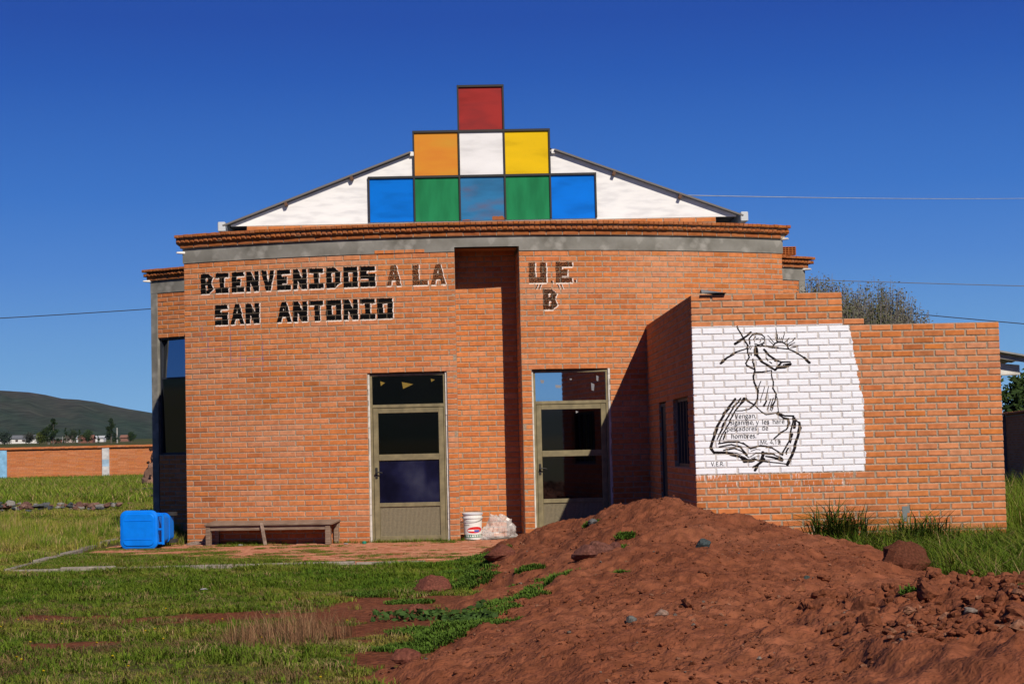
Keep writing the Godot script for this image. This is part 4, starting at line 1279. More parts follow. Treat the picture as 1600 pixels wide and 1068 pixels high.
func build_terrain() -> void:
	var xs := steps([[-3500, -300, 400], [-300, -60, 30], [-60, -12, 4], [-12, -6, 0.5], [-6, 1.5, 0.06], [1.5, 9, 0.25], [9, 30, 3], [30, 300, 45], [300, 3500, 400]])
	var zs := steps([[-3500, -1000, 500], [-1000, -160, 60], [-160, -50, 5], [-50, -27, 0.8], [-27, -21, 0.3], [-21, -8, 0.06], [-8, 20, 1.5], [20, 300, 40], [300, 3500, 400]])
	var col := func(x: float, z: float) -> Color:
		var g := Color(0.12, 0.115, 0.036)
		var t := nz.get_noise_2d(x * 4.0, z * 4.0)
		g = g.lerp(Color(0.14, 0.105, 0.045), clampf(0.35 + t, 0, 1))
		if z < -100:
			g = Color(0.085, 0.115, 0.028).lerp(Color(0.16, 0.13, 0.06), clampf(0.35 + nz.get_noise_2d(x * 0.3, z * 0.3), 0, 1))
		if z > -27 and z < -7 and x > -7 and x < 7:
			g = g.lerp(soil_col(x, z) * 1.0, dirt_mask(x, z))
		return g
	var mb := sheet(xs, zs, ground_h, col)
	var g := put(self, "ground", mb.mesh(M.ground))
	g.set_meta("kind", "structure")
	mb = sheet(steps([[-1.2, 4.2, 0.021], [4.2, 7.5, 0.05]]), steps([[-25.9, -16.0, 0.042], [-16.0, -7.6, 0.024], [-7.6, -4.2, 0.06]]), mound_h, soil_col)
	var e := put(self, "earth_mound", mb.mesh(M.soil))
	e.set_meta("kind", "structure")
	# hills all round
	mb = MB.new()
	var key := [[-180, 150], [-166, 175], [-140, 140], [-90, 125], [-40, 112], [-14.3, 93], [-13.4, 89], [-12.8, 85], [-12.5, 81], [-11.7, 78], [-11.1, 71], [-9.8, 60], [-6, 28], [0, 14], [17, 12], [60, 40], [120, 55], [150, 66], [161, 50], [172, 80], [180, 150]]
	var na := 720
	var rr := [820.0, 950.0, 1100.0, 1250.0, 1400.0, 1550.0, 1700.0, 1850.0, 2000.0, 2150.0, 2300.0, 2420.0, 2700.0]
	var part := [-0.06, 0.02, 0.08, 0.15, 0.23, 0.33, 0.44, 0.56, 0.69, 0.82, 0.94, 1.0, 0.7]
	for i in na + 1:
		var deg := -180.0 + 360.0 * i / na
		var h := 14.0
		for k in key.size() - 1:
			if deg >= key[k][0] and deg <= key[k + 1][0]:
				h = lerpf(key[k][1], key[k + 1][1], (deg - key[k][0]) / (key[k + 1][0] - key[k][0]))
		var a := deg_to_rad(deg)
		for q in rr.size():
			var x: float = sin(a) * rr[q]
			var z: float = -cos(a) * rr[q]
			var y: float = 8.0 + (h - 8.0) * part[q] + nz.get_noise_2d(x * 0.25, z * 0.25) * h * 0.10 * minf(1.0, part[q] * 3.0) * (0.12 if q >= 10 else 1.0)
			if q == 0:
				y = -4.0
			var t := nz.get_noise_2d(x * 0.12, z * 0.12) + nz.get_noise_2d(x * 0.6, z * 0.6) * 0.8
			var c := Color(0.056, 0.092, 0.062).lerp(Color(0.105, 0.090, 0.076), clampf(part[q] * 0.75 + t * 0.5, 0, 1))
			c = c.lerp(Color(0.085, 0.085, 0.045), clampf(0.15 - part[q] + t * 0.5, 0, 0.6))
			mb.vert(Vector3(x, y, z), Vector3.UP, c)
	var nq := rr.size()
	for i in na + 1:
		for q in nq:
			var p := mb.v[i * nq + mini(q + 1, nq - 1)] - mb.v[i * nq + maxi(q - 1, 0)]
			var s := mb.v[mini(i + 1, na) * nq + q] - mb.v[maxi(i - 1, 0) * nq + q]
			mb.n[i * nq + q] = s.cross(p).normalized()
	for i in na:
		for q in nq - 1:
			var k := i * nq + q
			mb.ix.append_array([k, k + 1, k + nq, k + 1, k + nq + 1, k + nq])
	for i in mb.n.size():
		if mb.n[i].y < 0:
			mb.n[i] = -mb.n[i]
	var hl := put(self, "hills", mb.mesh(M.hill))
	hl.set_meta("kind", "structure")

func build_pavement() -> void:
	var mb := MB.new()
	bx(mb, -5.36, 2.7, -0.06, -0.012, -31.2, -21.45)
	var pv := put(self, "pavement", mb.mesh(mat("bedding_soil", Color(0.14, 0.06, 0.035), 0.97)))
	pv.set_meta("kind", "structure")
	var list := []
	var row := 0
	var z := -21.5
	while z > -27.2:
		var x := -5.33 + (row % 2) * 0.105
		while x < 1.4:
			var p := Vector3(x + 0.1, 0, z - 0.05)
			if Vector2(p.x - ARC_X, p.z - ARC_Z).length() > ARC_R - 0.1 and mound_smooth(p.x, p.z) < 0.1:
				var t := Transform3D(Basis(Vector3.RIGHT, Vector3(0, 0, -1), Vector3.UP) * Basis(Vector3(1, 0, 0), rng.randf_range(-0.02, 0.02)), p + Vector3(0, rng.randf_range(-0.006, 0.004), 0))
				var c := Color(0.44, 0.155, 0.075).lerp(Color(0.52, 0.21, 0.12), rng.randf()) * rng.randf_range(0.85, 1.05)
				var b := {"t": t, "s": Vector3(0.204, 0.1, 0.03), "c": c, "m": "brick", "ch": 0.005}
				b.late = 30.0 if p.x < -2.2 else 0.0
				list.append(b)
			x += 0.211
		z -= 0.107
		row += 1
	build_bricks(pv, list, 300, "paver", "paver_field")
	mb = MB.new()
	var xk := -5.42
	while xk < 0.6:
		var l := rng.randf_range(0.5, 0.9)
		mb.box(Transform3D(Basis(Vector3.UP, rng.randf_range(-0.01, 0.01)), Vector3(xk + l / 2, -0.002 - 0.035 * clampf((xk + 3.4) / 2.4, 0, 1) + rng.randf_range(-0.016, 0.008), -21.42 - 0.03 * (xk + 5.4) + rng.randf_range(-0.012, 0.012))), Vector3(l - 0.006, 0.09, 0.11), Color.WHITE, 0.012)
		xk += l
	var zk := -21.5
	while zk > -29.0:
		var l := rng.randf_range(0.5, 0.9)
		mb.box(Transform3D(Basis(Vector3.UP, rng.randf_range(-0.01, 0.01)), Vector3(-5.43 + 0.03 * (zk + 21.5), -0.006 + rng.randf_range(-0.014, 0.008), zk - l / 2)), Vector3(0.1, 0.09, l - 0.006), Color.WHITE, 0.012)
		zk -= l
	var kb := put(self, "kerb", mb.mesh(grained(mat("kerb_concrete", Color(0.40, 0.35, 0.29), 0.95), noise_tex(0.03, 0.6, 1.0, 5, 256, 77), 1.2, 0.5)))
	kb.set_meta("kind", "structure")

# ---------------------------------------------------------------- stones
func stone_mesh(sd: int, col: Color, squash := 0.7, rough := 0.35) -> ArrayMesh:
	var f := FastNoiseLite.new()
	f.seed = sd
	f.frequency = 0.9
	f.noise_type = FastNoiseLite.TYPE_CELLULAR
	f.cellular_return_type = FastNoiseLite.RETURN_CELL_VALUE
	var g := FastNoiseLite.new()
	g.seed = sd + 7
	g.frequency = 0.7
	var mb := MB.new()
	var nu := 16
	var nv := 10
	var P := func(i: int, j: int) -> Vector3:
		var th := PI * j / nv
		var ph := TAU * (i % nu) / nu
		var d := Vector3(sin(th) * cos(ph), cos(th), sin(th) * sin(ph))
		var r := 0.52 * (1.0 + rough * g.get_noise_3dv(d * 1.3) + 0.06 * g.get_noise_3dv(d * 5.0) + rough * 0.35 * f.get_noise_3dv(d * 1.5))
		# a few planes cut facets off
		for k in 7:
			var pn := Vector3(sin(sd * 3.1 + k * 2.4), cos(sd * 1.7 + k * 1.9), sin(sd * 0.7 + k * 4.1)).normalized()
			var dd := d.dot(pn)
			if dd > 0.05:
				r = minf(r, (0.27 + 0.19 * absf(sin(sd * 1.3 + k * 5.0))) / dd)
		return d * r * Vector3(1, squash, 1)
	for j in nv:
		for i in nu:
			var a: Vector3 = P.call(i, j)
			var b: Vector3 = P.call(i + 1, j)
			var c: Vector3 = P.call(i + 1, j + 1)
			var d: Vector3 = P.call(i, j + 1)
			var cc := col * (0.92 + 0.16 * absf(g.get_noise_3dv(a * 9.0)))
			if j > 0:
				mb.tri(a, b, c, cc)
			if j < nv - 1:
				mb.tri(a, c, d, cc)
	return mb.mesh(M.stone)

func build_stones() -> void:
	var red := Color(0.24, 0.085, 0.058)
	var list := [
		# x, z, width, height, depth, colour, label
		[-0.33, -16.9, 0.34, 0.22, 0.28, red * 1.05, "large flat topped red rock in grass at the foot of the earth mound"],
		[0.36, -19.2, 0.34, 0.17, 0.3, red, "rounded red rock on the edge of the mound below the white bucket"],
		[0.16, -18.2, 0.30, 0.10, 0.26, red * 0.92, "thin red slab half buried behind the flat topped rock"],
		[-0.42, -14.7, 0.22, 0.12, 0.18, red * 0.98, "small red rock beside leafy weeds below the flat topped rock"],
		[1.28, -17.1, 0.24, 0.16, 0.2, Color(0.23, 0.10, 0.075), "brownish upper one of two rocks lying together on the mound"],
		[1.10, -16.5, 0.20, 0.15, 0.18, Color(0.24, 0.10, 0.075), "brownish lower one of two rocks lying together on the mound"],
		[1.44, -17.3, 0.12, 0.09, 0.1, Color(0.22, 0.09, 0.07), "little brown stone tucked against the upper of two mound rocks"],
		[2.19, -16.6, 0.15, 0.09, 0.12, Color(0.085, 0.11, 0.115), "blue grey stone lying high on the mound below its peak"],
		[2.58, -16.9, 0.075, 0.055, 0.06, Color(0.45, 0.16, 0.07), "orange brick fragment on the mound right of the blue grey stone"],
		[1.02, -11.2, 0.065, 0.05, 0.06, Color(0.2, 0.2, 0.19), "small smooth grey pebble low on the front of the mound"],
		[1.24, -11.5, 0.085, 0.06, 0.07, Color(0.40, 0.27, 0.21), "pale pinkish stone low on the mound beside the grey pebble"],
		[2.52, -13.6, 0.10, 0.06, 0.09, Color(0.40, 0.15, 0.075), "flat orange shard on the mound face under the brick fragment"],
		[3.83, -10.95, 0.16, 0.14, 0.2, Color(0.09, 0.10, 0.11), "dark grey stone on the crest of the near soil heap"],
		[4.12, -16.7, 0.40, 0.36, 0.36, Color(0.17, 0.06, 0.036), "big clod of red soil standing on the mound beside tall grass"],
		[-2.18, -21.35, 0.20, 0.09, 0.12, Color(0.34, 0.30, 0.25), "pale stone lying in grass against the concrete kerb"],
		[1.42, -20.0, 0.11, 0.08, 0.1, Color(0.2, 0.2, 0.2), "grey stone with a grass tuft on the upper slope of the mound"],
		[-0.36, -10.7, 0.16, 0.10, 0.13, red, "small red rock at the nearest foot of the mound"],
		[2.85, -15.0, 0.05, 0.05, 0.05, Color(0.1, 0.13, 0.12), "tiny dark green grey stone on the mound face"],
	]
	var i := 0
	for s in list:
		var h := maxf(mound_h(s[0], s[1]), ground_h(s[0], s[1]))
		var m := stone_mesh(100 + i * 13, s[5])
		var t := Transform3D(Basis(Vector3.UP, i * 1.3).scaled(Vector3(s[2], s[3], s[4]) * 1.12), Vector3(s[0], h + s[3] * 0.22, s[1]))
		t.basis = Basis.from_scale(Vector3(s[2], s[3] / 0.7, s[4]) * 1.12) * Basis(Vector3.UP, i * 1.3)
		one("stone", m, s[6], "stone", t)
		i += 1
	# rubble heap in the field
	var heap := thing("rubble_heap", "low heap of broken red and grey stones in the long grass", "rubble heap", Vector3(-11, 0, -47))
	var kinds := []
	var cols := [Color(0.26, 0.13, 0.105), Color(0.34, 0.20, 0.16), Color(0.17, 0.18, 0.19), Color(0.38, 0.36, 0.33), Color(0.22, 0.12, 0.10), Color(0.11, 0.13, 0.145)]
	for k in 12:
		kinds.append(stone_mesh(400 + k * 3, cols[k % 6], 0.7, 0.5))
	for k in 290:
		var u := rng.randf()
		u = pow(u, 1.5)
		var x := lerpf(-14.8, -8.9, u)
		var hh := 0.58 * (1.0 - 0.75 * u) * (0.65 + 0.5 * nz.get_noise_2d(x * 30.0, 4.0))
		var v := rng.randf_range(-1, 1)
		var z := -47.0 + v * 2.4 - (x + 11) * 0.5 + 1.5
		var y := ground_h(x, z) + maxf(0.0, hh * (1 - v * v)) * rng.randf_range(0.6, 1.0) + 0.05
		var sc := (0.09 + 0.22 * pow(rng.randf(), 2.2)) * (1.0 - 0.3 * u)
		put(heap, "stone", kinds[k % 12], Transform3D(Basis(Vector3(rng.randf(), rng.randf(), rng.randf()).normalized(), rng.randf() * TAU).scaled(Vector3(1.35, 0.8, 1.0) * sc), Vector3(x, y, z)))
	put(heap, "slab", stone_mesh(91, Color(0.36, 0.32, 0.29), 0.4), Transform3D(Basis().scaled(Vector3(0.55, 0.3, 0.4)), Vector3(-13.05, 0.55, -48.0)))
	# remains of an adobe wall
	var ruin := thing("ruined_wall_stub", "broken stub of an old adobe wall with dark holes beside the church wing", "ruined wall", Vector3(-12.0, 0, -69.6))
	var adobe := Color(0.46, 0.27, 0.20)
	for q in [[-11.75, 0.55, 1.0, 1.25, 0.5], [-11.6, 1.1, 0.75, 1.0, 0.5], [-11.5, 1.6, 0.6, 0.7, 0.45], [-12.1, 0.35, 0.5, 0.8, 0.5], [-11.95, 0.95, 0.35, 0.35, 0.4], [-11.8, 1.35, 0.3, 0.3, 0.4], [-11.1, 0.8, 1.0, 1.7, 0.5]]:
		put(ruin, "adobe_block", stone_mesh(int(q[0] * 37.0) + 900, adobe * rng.randf_range(0.8, 1.1), 1.0, 0.4), Transform3D(Basis().scaled(Vector3(q[2] * 1.2, q[3] * 1.15, q[4] * 1.2)), Vector3(q[0], q[1], -69.6 + rng.randf_range(-0.1, 0.1))))
	for q in [[-11.98, 1.62, 0.12], [-12.1, 1.12, 0.09], [-12.02, 0.62, 0.08], [-11.9, 1.36, 0.08]]:  # shaded holes of the wall, painted as near-black lumps on its face
		put(ruin, "stone", stone_mesh(int(q[1] * 70.0), Color(0.07, 0.045, 0.04), 0.8), Transform3D(Basis().scaled(Vector3.ONE * q[2] * 1.4), Vector3(q[0], q[1], -69.25)))
	# clods and crumbs all over the mound
	var where := []
	var tints := PackedColorArray()
	for k in 26000:
		var z := -8.0 - 17.0 * pow(rng.randf(), 1.6)
		var x := rng.randf_range(-1.0, 5.4)
		if mound_smooth(x, z) < -0.03 + 0.1 * rng.randf():
			continue
		if nz.get_noise_2d(x * 14.0, z * 14.0) < rng.randf_range(-0.5, 0.35):
			continue
		var sc := 0.007 + (0.028 + 0.06 * clampf((z + 13.0) / 2.0, 0, 1) * clampf((x - 1.8) / 0.8, 0, 1)) * pow(rng.randf(), 3.2)
		where.append(Transform3D(Basis(Vector3(rng.randf() - 0.5, rng.randf(), rng.randf() - 0.5).normalized(), rng.randf() * TAU).scaled(Vector3(sc, sc * 0.8, sc)), Vector3(x, mound_h(x, z) + sc * 0.2, z)))
		tints.append(soil_col(x, z) * rng.randf_range(0.8, 1.25) if rng.randf() < 0.88 else Color(0.40, 0.19, 0.115) * rng.randf_range(0.8, 1.1) if rng.randf() < 0.75 else Color(0.3, 0.24, 0.2) * rng.randf_range(0.6, 1.1))
	scatter(self, "soil_clods", stone_mesh(777, Color.WHITE, 0.8, 0.5), where, tints)
	# bigger lumps of the same soil, half sunk in the near heap and here and there on the face
	for v in 3:
		where = []
		tints = PackedColorArray()
		for k in 46:
			var z := rng.randf_range(-12.2, -8.4)
			var x := rng.randf_range(2.0, 3.9)
			var sc := 0.05 + 0.15 * pow(rng.randf(), 2.0)
			if k % 3 == 0:
				z = rng.randf_range(-15.5, -9.5)
				x = rng.randf_range(0.2, 3.4)
				sc = 0.04 + 0.07 * rng.randf()
			where.append(Transform3D(Basis(Vector3(rng.randf() - 0.5, rng.randf(), rng.randf() - 0.5).normalized(), rng.randf() * TAU).scaled(Vector3(sc, sc * 0.9, sc)), Vector3(x, mound_h(x, z) + sc * 0.08, z)))
			tints.append(soil_col(x, z))
		scatter(self, "soil_lumps", stone_mesh(820 + v * 9, Color.WHITE, 0.85, 0.6), where, tints)

# ---------------------------------------------------------------- grass and plants
func tuft(sd: int, blades: int, h: float, spread: float, width: float, bend: float) -> ArrayMesh:
	var r := RandomNumberGenerator.new()
	r.seed = sd
	var mb := MB.new()
	for i in blades:
		var a := r.randf() * TAU
		var d := Vector3(cos(a), 0, sin(a))
		var base := Vector3(r.randf_range(-1, 1), 0, r.randf_range(-1, 1)) * spread
		var hh := h * r.randf_range(0.5, 1.0)
		var lean := bend * r.randf_range(0.2, 1.0) * hh
		var side := Vector3(-sin(a + r.randf_range(-1, 1)), 0, cos(a)).normalized() * width * 0.5
		var p1 := base + d * lean * 0.3 + Vector3(0, hh * 0.55, 0)
		var p2 := base + d * lean + Vector3(0, hh * (1.0 - 0.25 * bend), 0)
		var nn := side.cross(p2 - base).normalized()
		var c := Color.WHITE * r.randf_range(0.75, 1.15)
		var k := mb.v.size()
		mb.vert(base - side, nn, c)
		mb.vert(base + side, nn, c)
		mb.vert(p1 - side * 0.8, nn, c)
		mb.vert(p1 + side * 0.8, nn, c)
		mb.vert(p2, nn, c)
		mb.ix.append_array([k, k + 2, k + 1, k + 1, k + 2, k + 3, k + 2, k + 4, k + 3])
	return mb.mesh(M.grass)

func grass_col(x: float, z: float, dry: float) -> Color:
	var t := nz.get_noise_2d(x * 6.0, z * 6.0) + rng.randf_range(-0.5, 0.5) + dry
	var g := Color(0.115, 0.175, 0.016)
	if t > 0.25:
		g = g.lerp(Color(0.25, 0.225, 0.045), clampf((t - 0.25) * 1.6, 0, 1))
	elif t < -0.25:
		g = g.lerp(Color(0.065, 0.135, 0.012), clampf((-t - 0.25) * 2.0, 0, 1))
	if rng.randf() < 0.10 + dry * 0.25:
		g = Color(0.36, 0.26, 0.12) * rng.randf_range(0.6, 1.1)
	return g * rng.randf_range(0.8, 1.15)

func build_grass() -> void:
	var t_short := [tuft(1, 24, 0.05, 0.06, 0.0038, 1.2), tuft(2, 22, 0.068, 0.06, 0.0038, 1.1)]
	var t_mid := [tuft(3, 14, 0.16, 0.06, 0.007, 0.9), tuft(4, 12, 0.24, 0.07, 0.008, 0.8)]
	var t_tall := [tuft(5, 12, 0.5, 0.08, 0.009, 0.7), tuft(6, 10, 0.7, 0.08, 0.009, 0.9)]
	var t_far := [tuft(7, 14, 0.4, 0.3, 0.03, 0.7), tuft(8, 12, 0.55, 0.3, 0.03, 0.8)]
	# lawn in front
	for v in 2:
		var w := []
		var c := PackedColorArray()
		for i in 28000:
			var z := -8.2 - 13.4 * pow(rng.randf(), 0.8)
			var x := rng.randf_range(-8.6, 2.0)
			if x < z * 0.46 or x > 1.2:
				continue
			var dm := dirt_mask(x, z)
			if rng.randf() < dm * 1.04:
				continue
			if x > -5.5 and z < -21.30 - 0.03 * (x + 5.4) - 0.45 * clampf((x + 3.0) / 2.0, 0, 1) * (0.5 + nz.get_noise_2d(x * 20.0, 3.0)):
				continue
			var dry := 0.12 + 0.3 * clampf(nz.get_noise_2d(x * 2.2 + 9.0, z * 3.5) * 2.0, -1, 1)
			if z < -17.5:
				dry -= 0.2
			var sc := rng.randf_range(0.6, 1.25) * (1.0 + 1.3 * clampf(nz.get_noise_2d(x * 9.0, z * 9.0), -0.3, 1))
			if z < -18:
				sc *= 1.25
			w.append(Transform3D(Basis(Vector3.UP, rng.randf() * TAU).scaled(Vector3(1, rng.randf_range(0.55, 1.0), 1) * sc), Vector3(x, ground_h(x, z) - 0.004, z)))
			c.append(grass_col(x, z, dry))
		scatter(self, "lawn_grass", t_short[v], w, c)
	# clumps growing on mound and bare earth
	var w2 := []
	var c2 := PackedColorArray()
	for p in [[-0.15, -13.3, 0.28], [0.1, -13.7, 0.2], [0.35, -14.4, 0.2], [0.62, -15.2, 0.16], [0.85, -16.0, 0.14], [0.0, -12.6, 0.25], [-0.3, -12.2, 0.2], [0.1, -19.5, 0.26], [0.3, -20.4, 0.25], [0.55, -20.8, 0.2], [0.05, -21.3, 0.25], [-0.15, -17.6, 0.3], [0.1, -17.2, 0.15], [1.48, -17.6, 0.09], [1.62, -18.0, 0.06], [1.42, -20.1, 0.05], [0.35, -16.2, 0.1], [0.6, -16.8, 0.08], [1.35, -15.5, 0.04], [3.25, -10.3, 0.03], [2.72, -10.9, 0.03], [-0.5, -15.9, 0.14], [-0.75, -16.9, 0.25]]:
		for i in int(900 * p[2]):
			var a := rng.randf() * TAU
			var rr: float = p[2] * sqrt(rng.randf()) * 1.2
			var x: float = p[0] + cos(a) * rr * 1.3
			var z: float = p[1] + sin(a) * rr
			var sc := rng.randf_range(0.5, 1.1)
			w2.append(Transform3D(Basis(Vector3.UP, rng.randf() * TAU).scaled(Vector3.ONE * sc), Vector3(x, maxf(mound_h(x, z), ground_h(x, z)) - 0.004, z)))
			c2.append(Color(0.08, 0.145, 0.02) * rng.randf_range(0.7, 1.3))
	scatter(self, "mound_grass", tuft(12, 18, 0.07, 0.035, 0.009, 1.3), w2, c2)
	# grass in the joints of the pavement
	var w3 := []
	var c3 := PackedColorArray()
	for i in 30000:
		var x := rng.randf_range(-5.35, 0.6)
		var z := rng.randf_range(-27.0, -21.45)
		if Vector2(x - ARC_X, z - ARC_Z).length() < ARC_R + 0.01:
			continue
		var lim := 0.15 + 0.30 * clampf((x + 2.2) / 3.0, -0.8, 1) - 0.16 * clampf((z + 23.6) / 1.6, -1, 1)
		if Vector2(x - ARC_X, z - ARC_Z).length() < ARC_R + 0.09:
			lim = -0.1 if rng.randf() < 0.7 else 9.0
		if nz.get_noise_2d(x * 9.0 + 31.0, z * 16.0) + rng.randf_range(-0.12, 0.12) < lim:
			continue
		w3.append(Transform3D(Basis(Vector3.UP, rng.randf() * TAU).scaled(Vector3.ONE * (rng.randf_range(0.25, 0.6) if lim > 0.0 else rng.randf_range(0.4, 1.5))), Vector3(x, -0.004, z)))
		c3.append(grass_col(x, z, 0.05))
	scatter(self, "pavement_grass", t_short[1], w3, c3)
	# the field on the left
	for v in 2:
		var w := []
		var c := PackedColorArray()
		for i in 30000:
			var z := -20.5 - 32.0 * pow(rng.randf(), 1.3)
			var x := rng.randf_range(z * 0.33 - 2.0, -4.9)
			if x > -5.55 and z > -29.2 or x > -4.2 and z < -27.0:
				continue
			if x > -5.3 and z < -31.5:
				continue
			var near := clampf((-z - 21.0) / 6.0, 0.25, 1.0) * (0.55 if z < -37.0 and z > -48.5 else 1.0)
			var tallness := near * (0.45 + 2.0 * clampf(nz.get_noise_2d(x * 4.0, z * 4.0) + 0.22, 0, 1))
			w.append(Transform3D(Basis(Vector3.UP, rng.randf() * TAU).scaled(Vector3(1, tallness * rng.randf_range(0.7, 1.3), 1)), Vector3(x, ground_h(x, z) - 0.01, z)))
			c.append(grass_col(x, z, 0.36 + 0.35 * clampf(nz.get_noise_2d(x * 2.0, z * 2.0), -1, 1)) * 1.25)
		scatter(self, "field_grass", t_mid[v], w, c)
	for v in 2:
		var w := []
		var c := PackedColorArray()
		for i in 40000:
			var z := -50.0 - 57.0 * rng.randf()
			var x := z * 0.36 + (absf(z) * 0.22) * rng.randf()
			w.append(Transform3D(Basis(Vector3.UP, rng.randf() * TAU).scaled(Vector3(1, rng.randf_range(0.5, 1.2), 1)), Vector3(x, ground_h(x, z) - 0.02, z)))
			c.append(grass_col(x, z, 0.15 if z > -98 else -0.35) * 1.15)
		scatter(self, "far_field_grass", t_far[v], w, c)
	# long grass round the right end of the annex
	for v in 2:
		var w := []
		var c := PackedColorArray()
		for i in 9000:
			var z := rng.randf_range(-21.25, -13.6)
			var x := rng.randf_range(4.0, 8.2)
			if i % 3 == 0:
				x = rng.randf_range(6.6, 11.5)
				z = rng.randf_range(-34.0, -21.0)
			elif mound_smooth(x, z) > -0.02:
				continue
			var sc := rng.randf_range(0.35, 0.75) if z > -21.3 else rng.randf_range(0.7, 1.5)
			w.append(Transform3D(Basis(Vector3.UP, rng.randf() * TAU).scaled(Vector3(1, sc, 1)), Vector3(x, ground_h(x, z) - 0.01, z)))
			c.append(grass_col(x, z, -0.05 if z > -21.3 else 0.02) * (0.8 if z > -21.3 else 0.95))
		scatter(self, "long_grass", t_tall[v] if v == 1 else tuft(15, 14, 0.32, 0.1, 0.009, 0.8), w, c)
	# weeds at the foot of the wing and along the wall
	var w5 := []
	var c5 := PackedColorArray()
	for i in 420:
		var x := rng.randf_range(-5.2, -4.22)
		var z := rng.randf_range(-30.8, -27.1)
		var kk := rng.randf_range(0.4, 1.4) * (1.2 if x > -4.55 and z > -28.5 else 0.7)
		w5.append(Transform3D(Basis(Vector3.UP, rng.randf() * TAU).scaled(Vector3(1, kk, 1)), Vector3(x, -0.05, z)))
		c5.append(grass_col(x, z, 0.1))
	scatter(self, "corner_weeds", t_mid[1], w5, c5)
	# dry brown weeds
	var dw := thing("dry_weed_clump", "patch of dry brown upright weeds in the lawn", "weeds", Vector3(-1.35, 0, -13.1))
	var wd := []
	var cd := PackedColorArray()
	for i in 330:
		var a := rng.randf() * TAU
		var rr := pow(rng.randf(), 0.7)
		var x := -1.30 + cos(a) * rr * 0.46
		var z := -13.1 + sin(a) * rr * 0.85
		wd.append(Transform3D(Basis(Vector3.UP, rng.randf() * TAU).scaled(Vector3(1, rng.randf_range(0.5, 1.3), 1)), Vector3(0, -0.01, 0) + Vector3(x, ground_h(x, z), z) - dw.position))
		cd.append(Color(0.23, 0.115, 0.06).lerp(Color(0.30, 0.21, 0.11), rng.randf() * rng.randf()) * rng.randf_range(0.5, 1.3))
	scatter(dw, "stems", tuft(21, 6, 0.25, 0.05, 0.0036, 0.55), wd, cd)
	# scattered brown stems across the lawn
	var wb := []
	var cb := PackedColorArray()
	for i in 9000:
		var z := -8.5 - 7.5 * rng.randf()
		var x := rng.randf_range(z * 0.34, -0.9)
		if nz.get_noise_2d(x * 3.0 + 60.0, z * 5.0) < rng.randf_range(-0.15, 0.2) or rng.randf() < dirt_mask(x, z):
			continue
		wb.append(Transform3D(Basis(Vector3.UP, rng.randf() * TAU).scaled(Vector3(1, rng.randf_range(0.3, 0.8), 1)), Vector3(x, ground_h(x, z), z)))
		cb.append(Color(0.20, 0.12, 0.06) * rng.randf_range(0.5, 1.4))
	scatter(self, "dry_stems", tuft(22, 5, 0.13, 0.05, 0.003, 1.2), wb, cb)
	# taller fresh tufts, most of them along the kerb and by the mound
	var wt := []
	var ct := PackedColorArray()
	for i in 4200:
		var z := -9.0 - 12.2 * pow(rng.randf(), 0.6)
		var x := rng.randf_range(z * 0.31, 0.2)
		var kerb := clampf(1.0 - absf(z + 21.2 + 0.03 * (x + 5.4)) / 0.5, 0, 1)
		if nz.get_noise_2d(x * 16.0, z * 16.0) + kerb * 0.22 < 0.16 or rng.randf() < dirt_mask(x, z):
			continue
		if z < -21.32 - 0.03 * (x + 5.4):
			continue
		wt.append(Transform3D(Basis(Vector3.UP, rng.randf() * TAU).scaled(Vector3(0.8, rng.randf_range(0.35, 0.75), 0.8)), Vector3(x, ground_h(x, z) - 0.005, z)))
		ct.append(grass_col(x, z, -0.25))
	scatter(self, "lawn_tufts", t_mid[0], wt, ct)
	# dandelions
	var wf := []
	var cf := PackedColorArray()
	for i in 26:
		var z := rng.randf_range(-15.6, -9.5)
		var x := rng.randf_range(z * 0.27, -0.7)
		wf.append(Transform3D(Basis().scaled(Vector3(0.018, 0.012, 0.018)), Vector3(x, ground_h(x, z) + 0.06, z)))
		cf.append(Color(0.75, 0.5, 0.01))
	scatter(self, "dandelion_flowers", stone_mesh(5, Color.WHITE, 0.8, 0.2), wf, cf)
	# tussocks of strap leaves before the annex
	for p in [[4.30, -20.5, 0.80, "large tussock of strap leaves against the annex wall beside the mound"], [5.20, -20.2, 0.66, "smaller tussock of strap leaves right of the large one at the annex wall"], [4.78, -19.8, 0.5, "low leaning tussock between the two larger ones before the annex"]]:
		var o := thing("grass_tussock", p[3], "grass tussock", Vector3(p[0], 0, p[1]), "tussocks before the annex")
		var ws := []
		var cs := PackedColorArray()
		for i in 52:
			var a := rng.randf() * TAU
			var rr := 0.34 * sqrt(rng.randf())
			ws.append(Transform3D(Basis(Vector3.UP, rng.randf() * TAU).scaled(Vector3.ONE * rng.randf_range(0.7, 1.15)), Vector3(cos(a) * rr, 0, sin(a) * rr * 0.7)))
			cs.append(Color(0.045, 0.085, 0.012).lerp(Color(0.17, 0.16, 0.025), rng.randf() * rng.randf()))
		scatter(o, "leaves", tuft(30 + int(p[2] * 10), 9, p[2] * 1.15, 0.05, 0.014, 1.1), ws, cs)
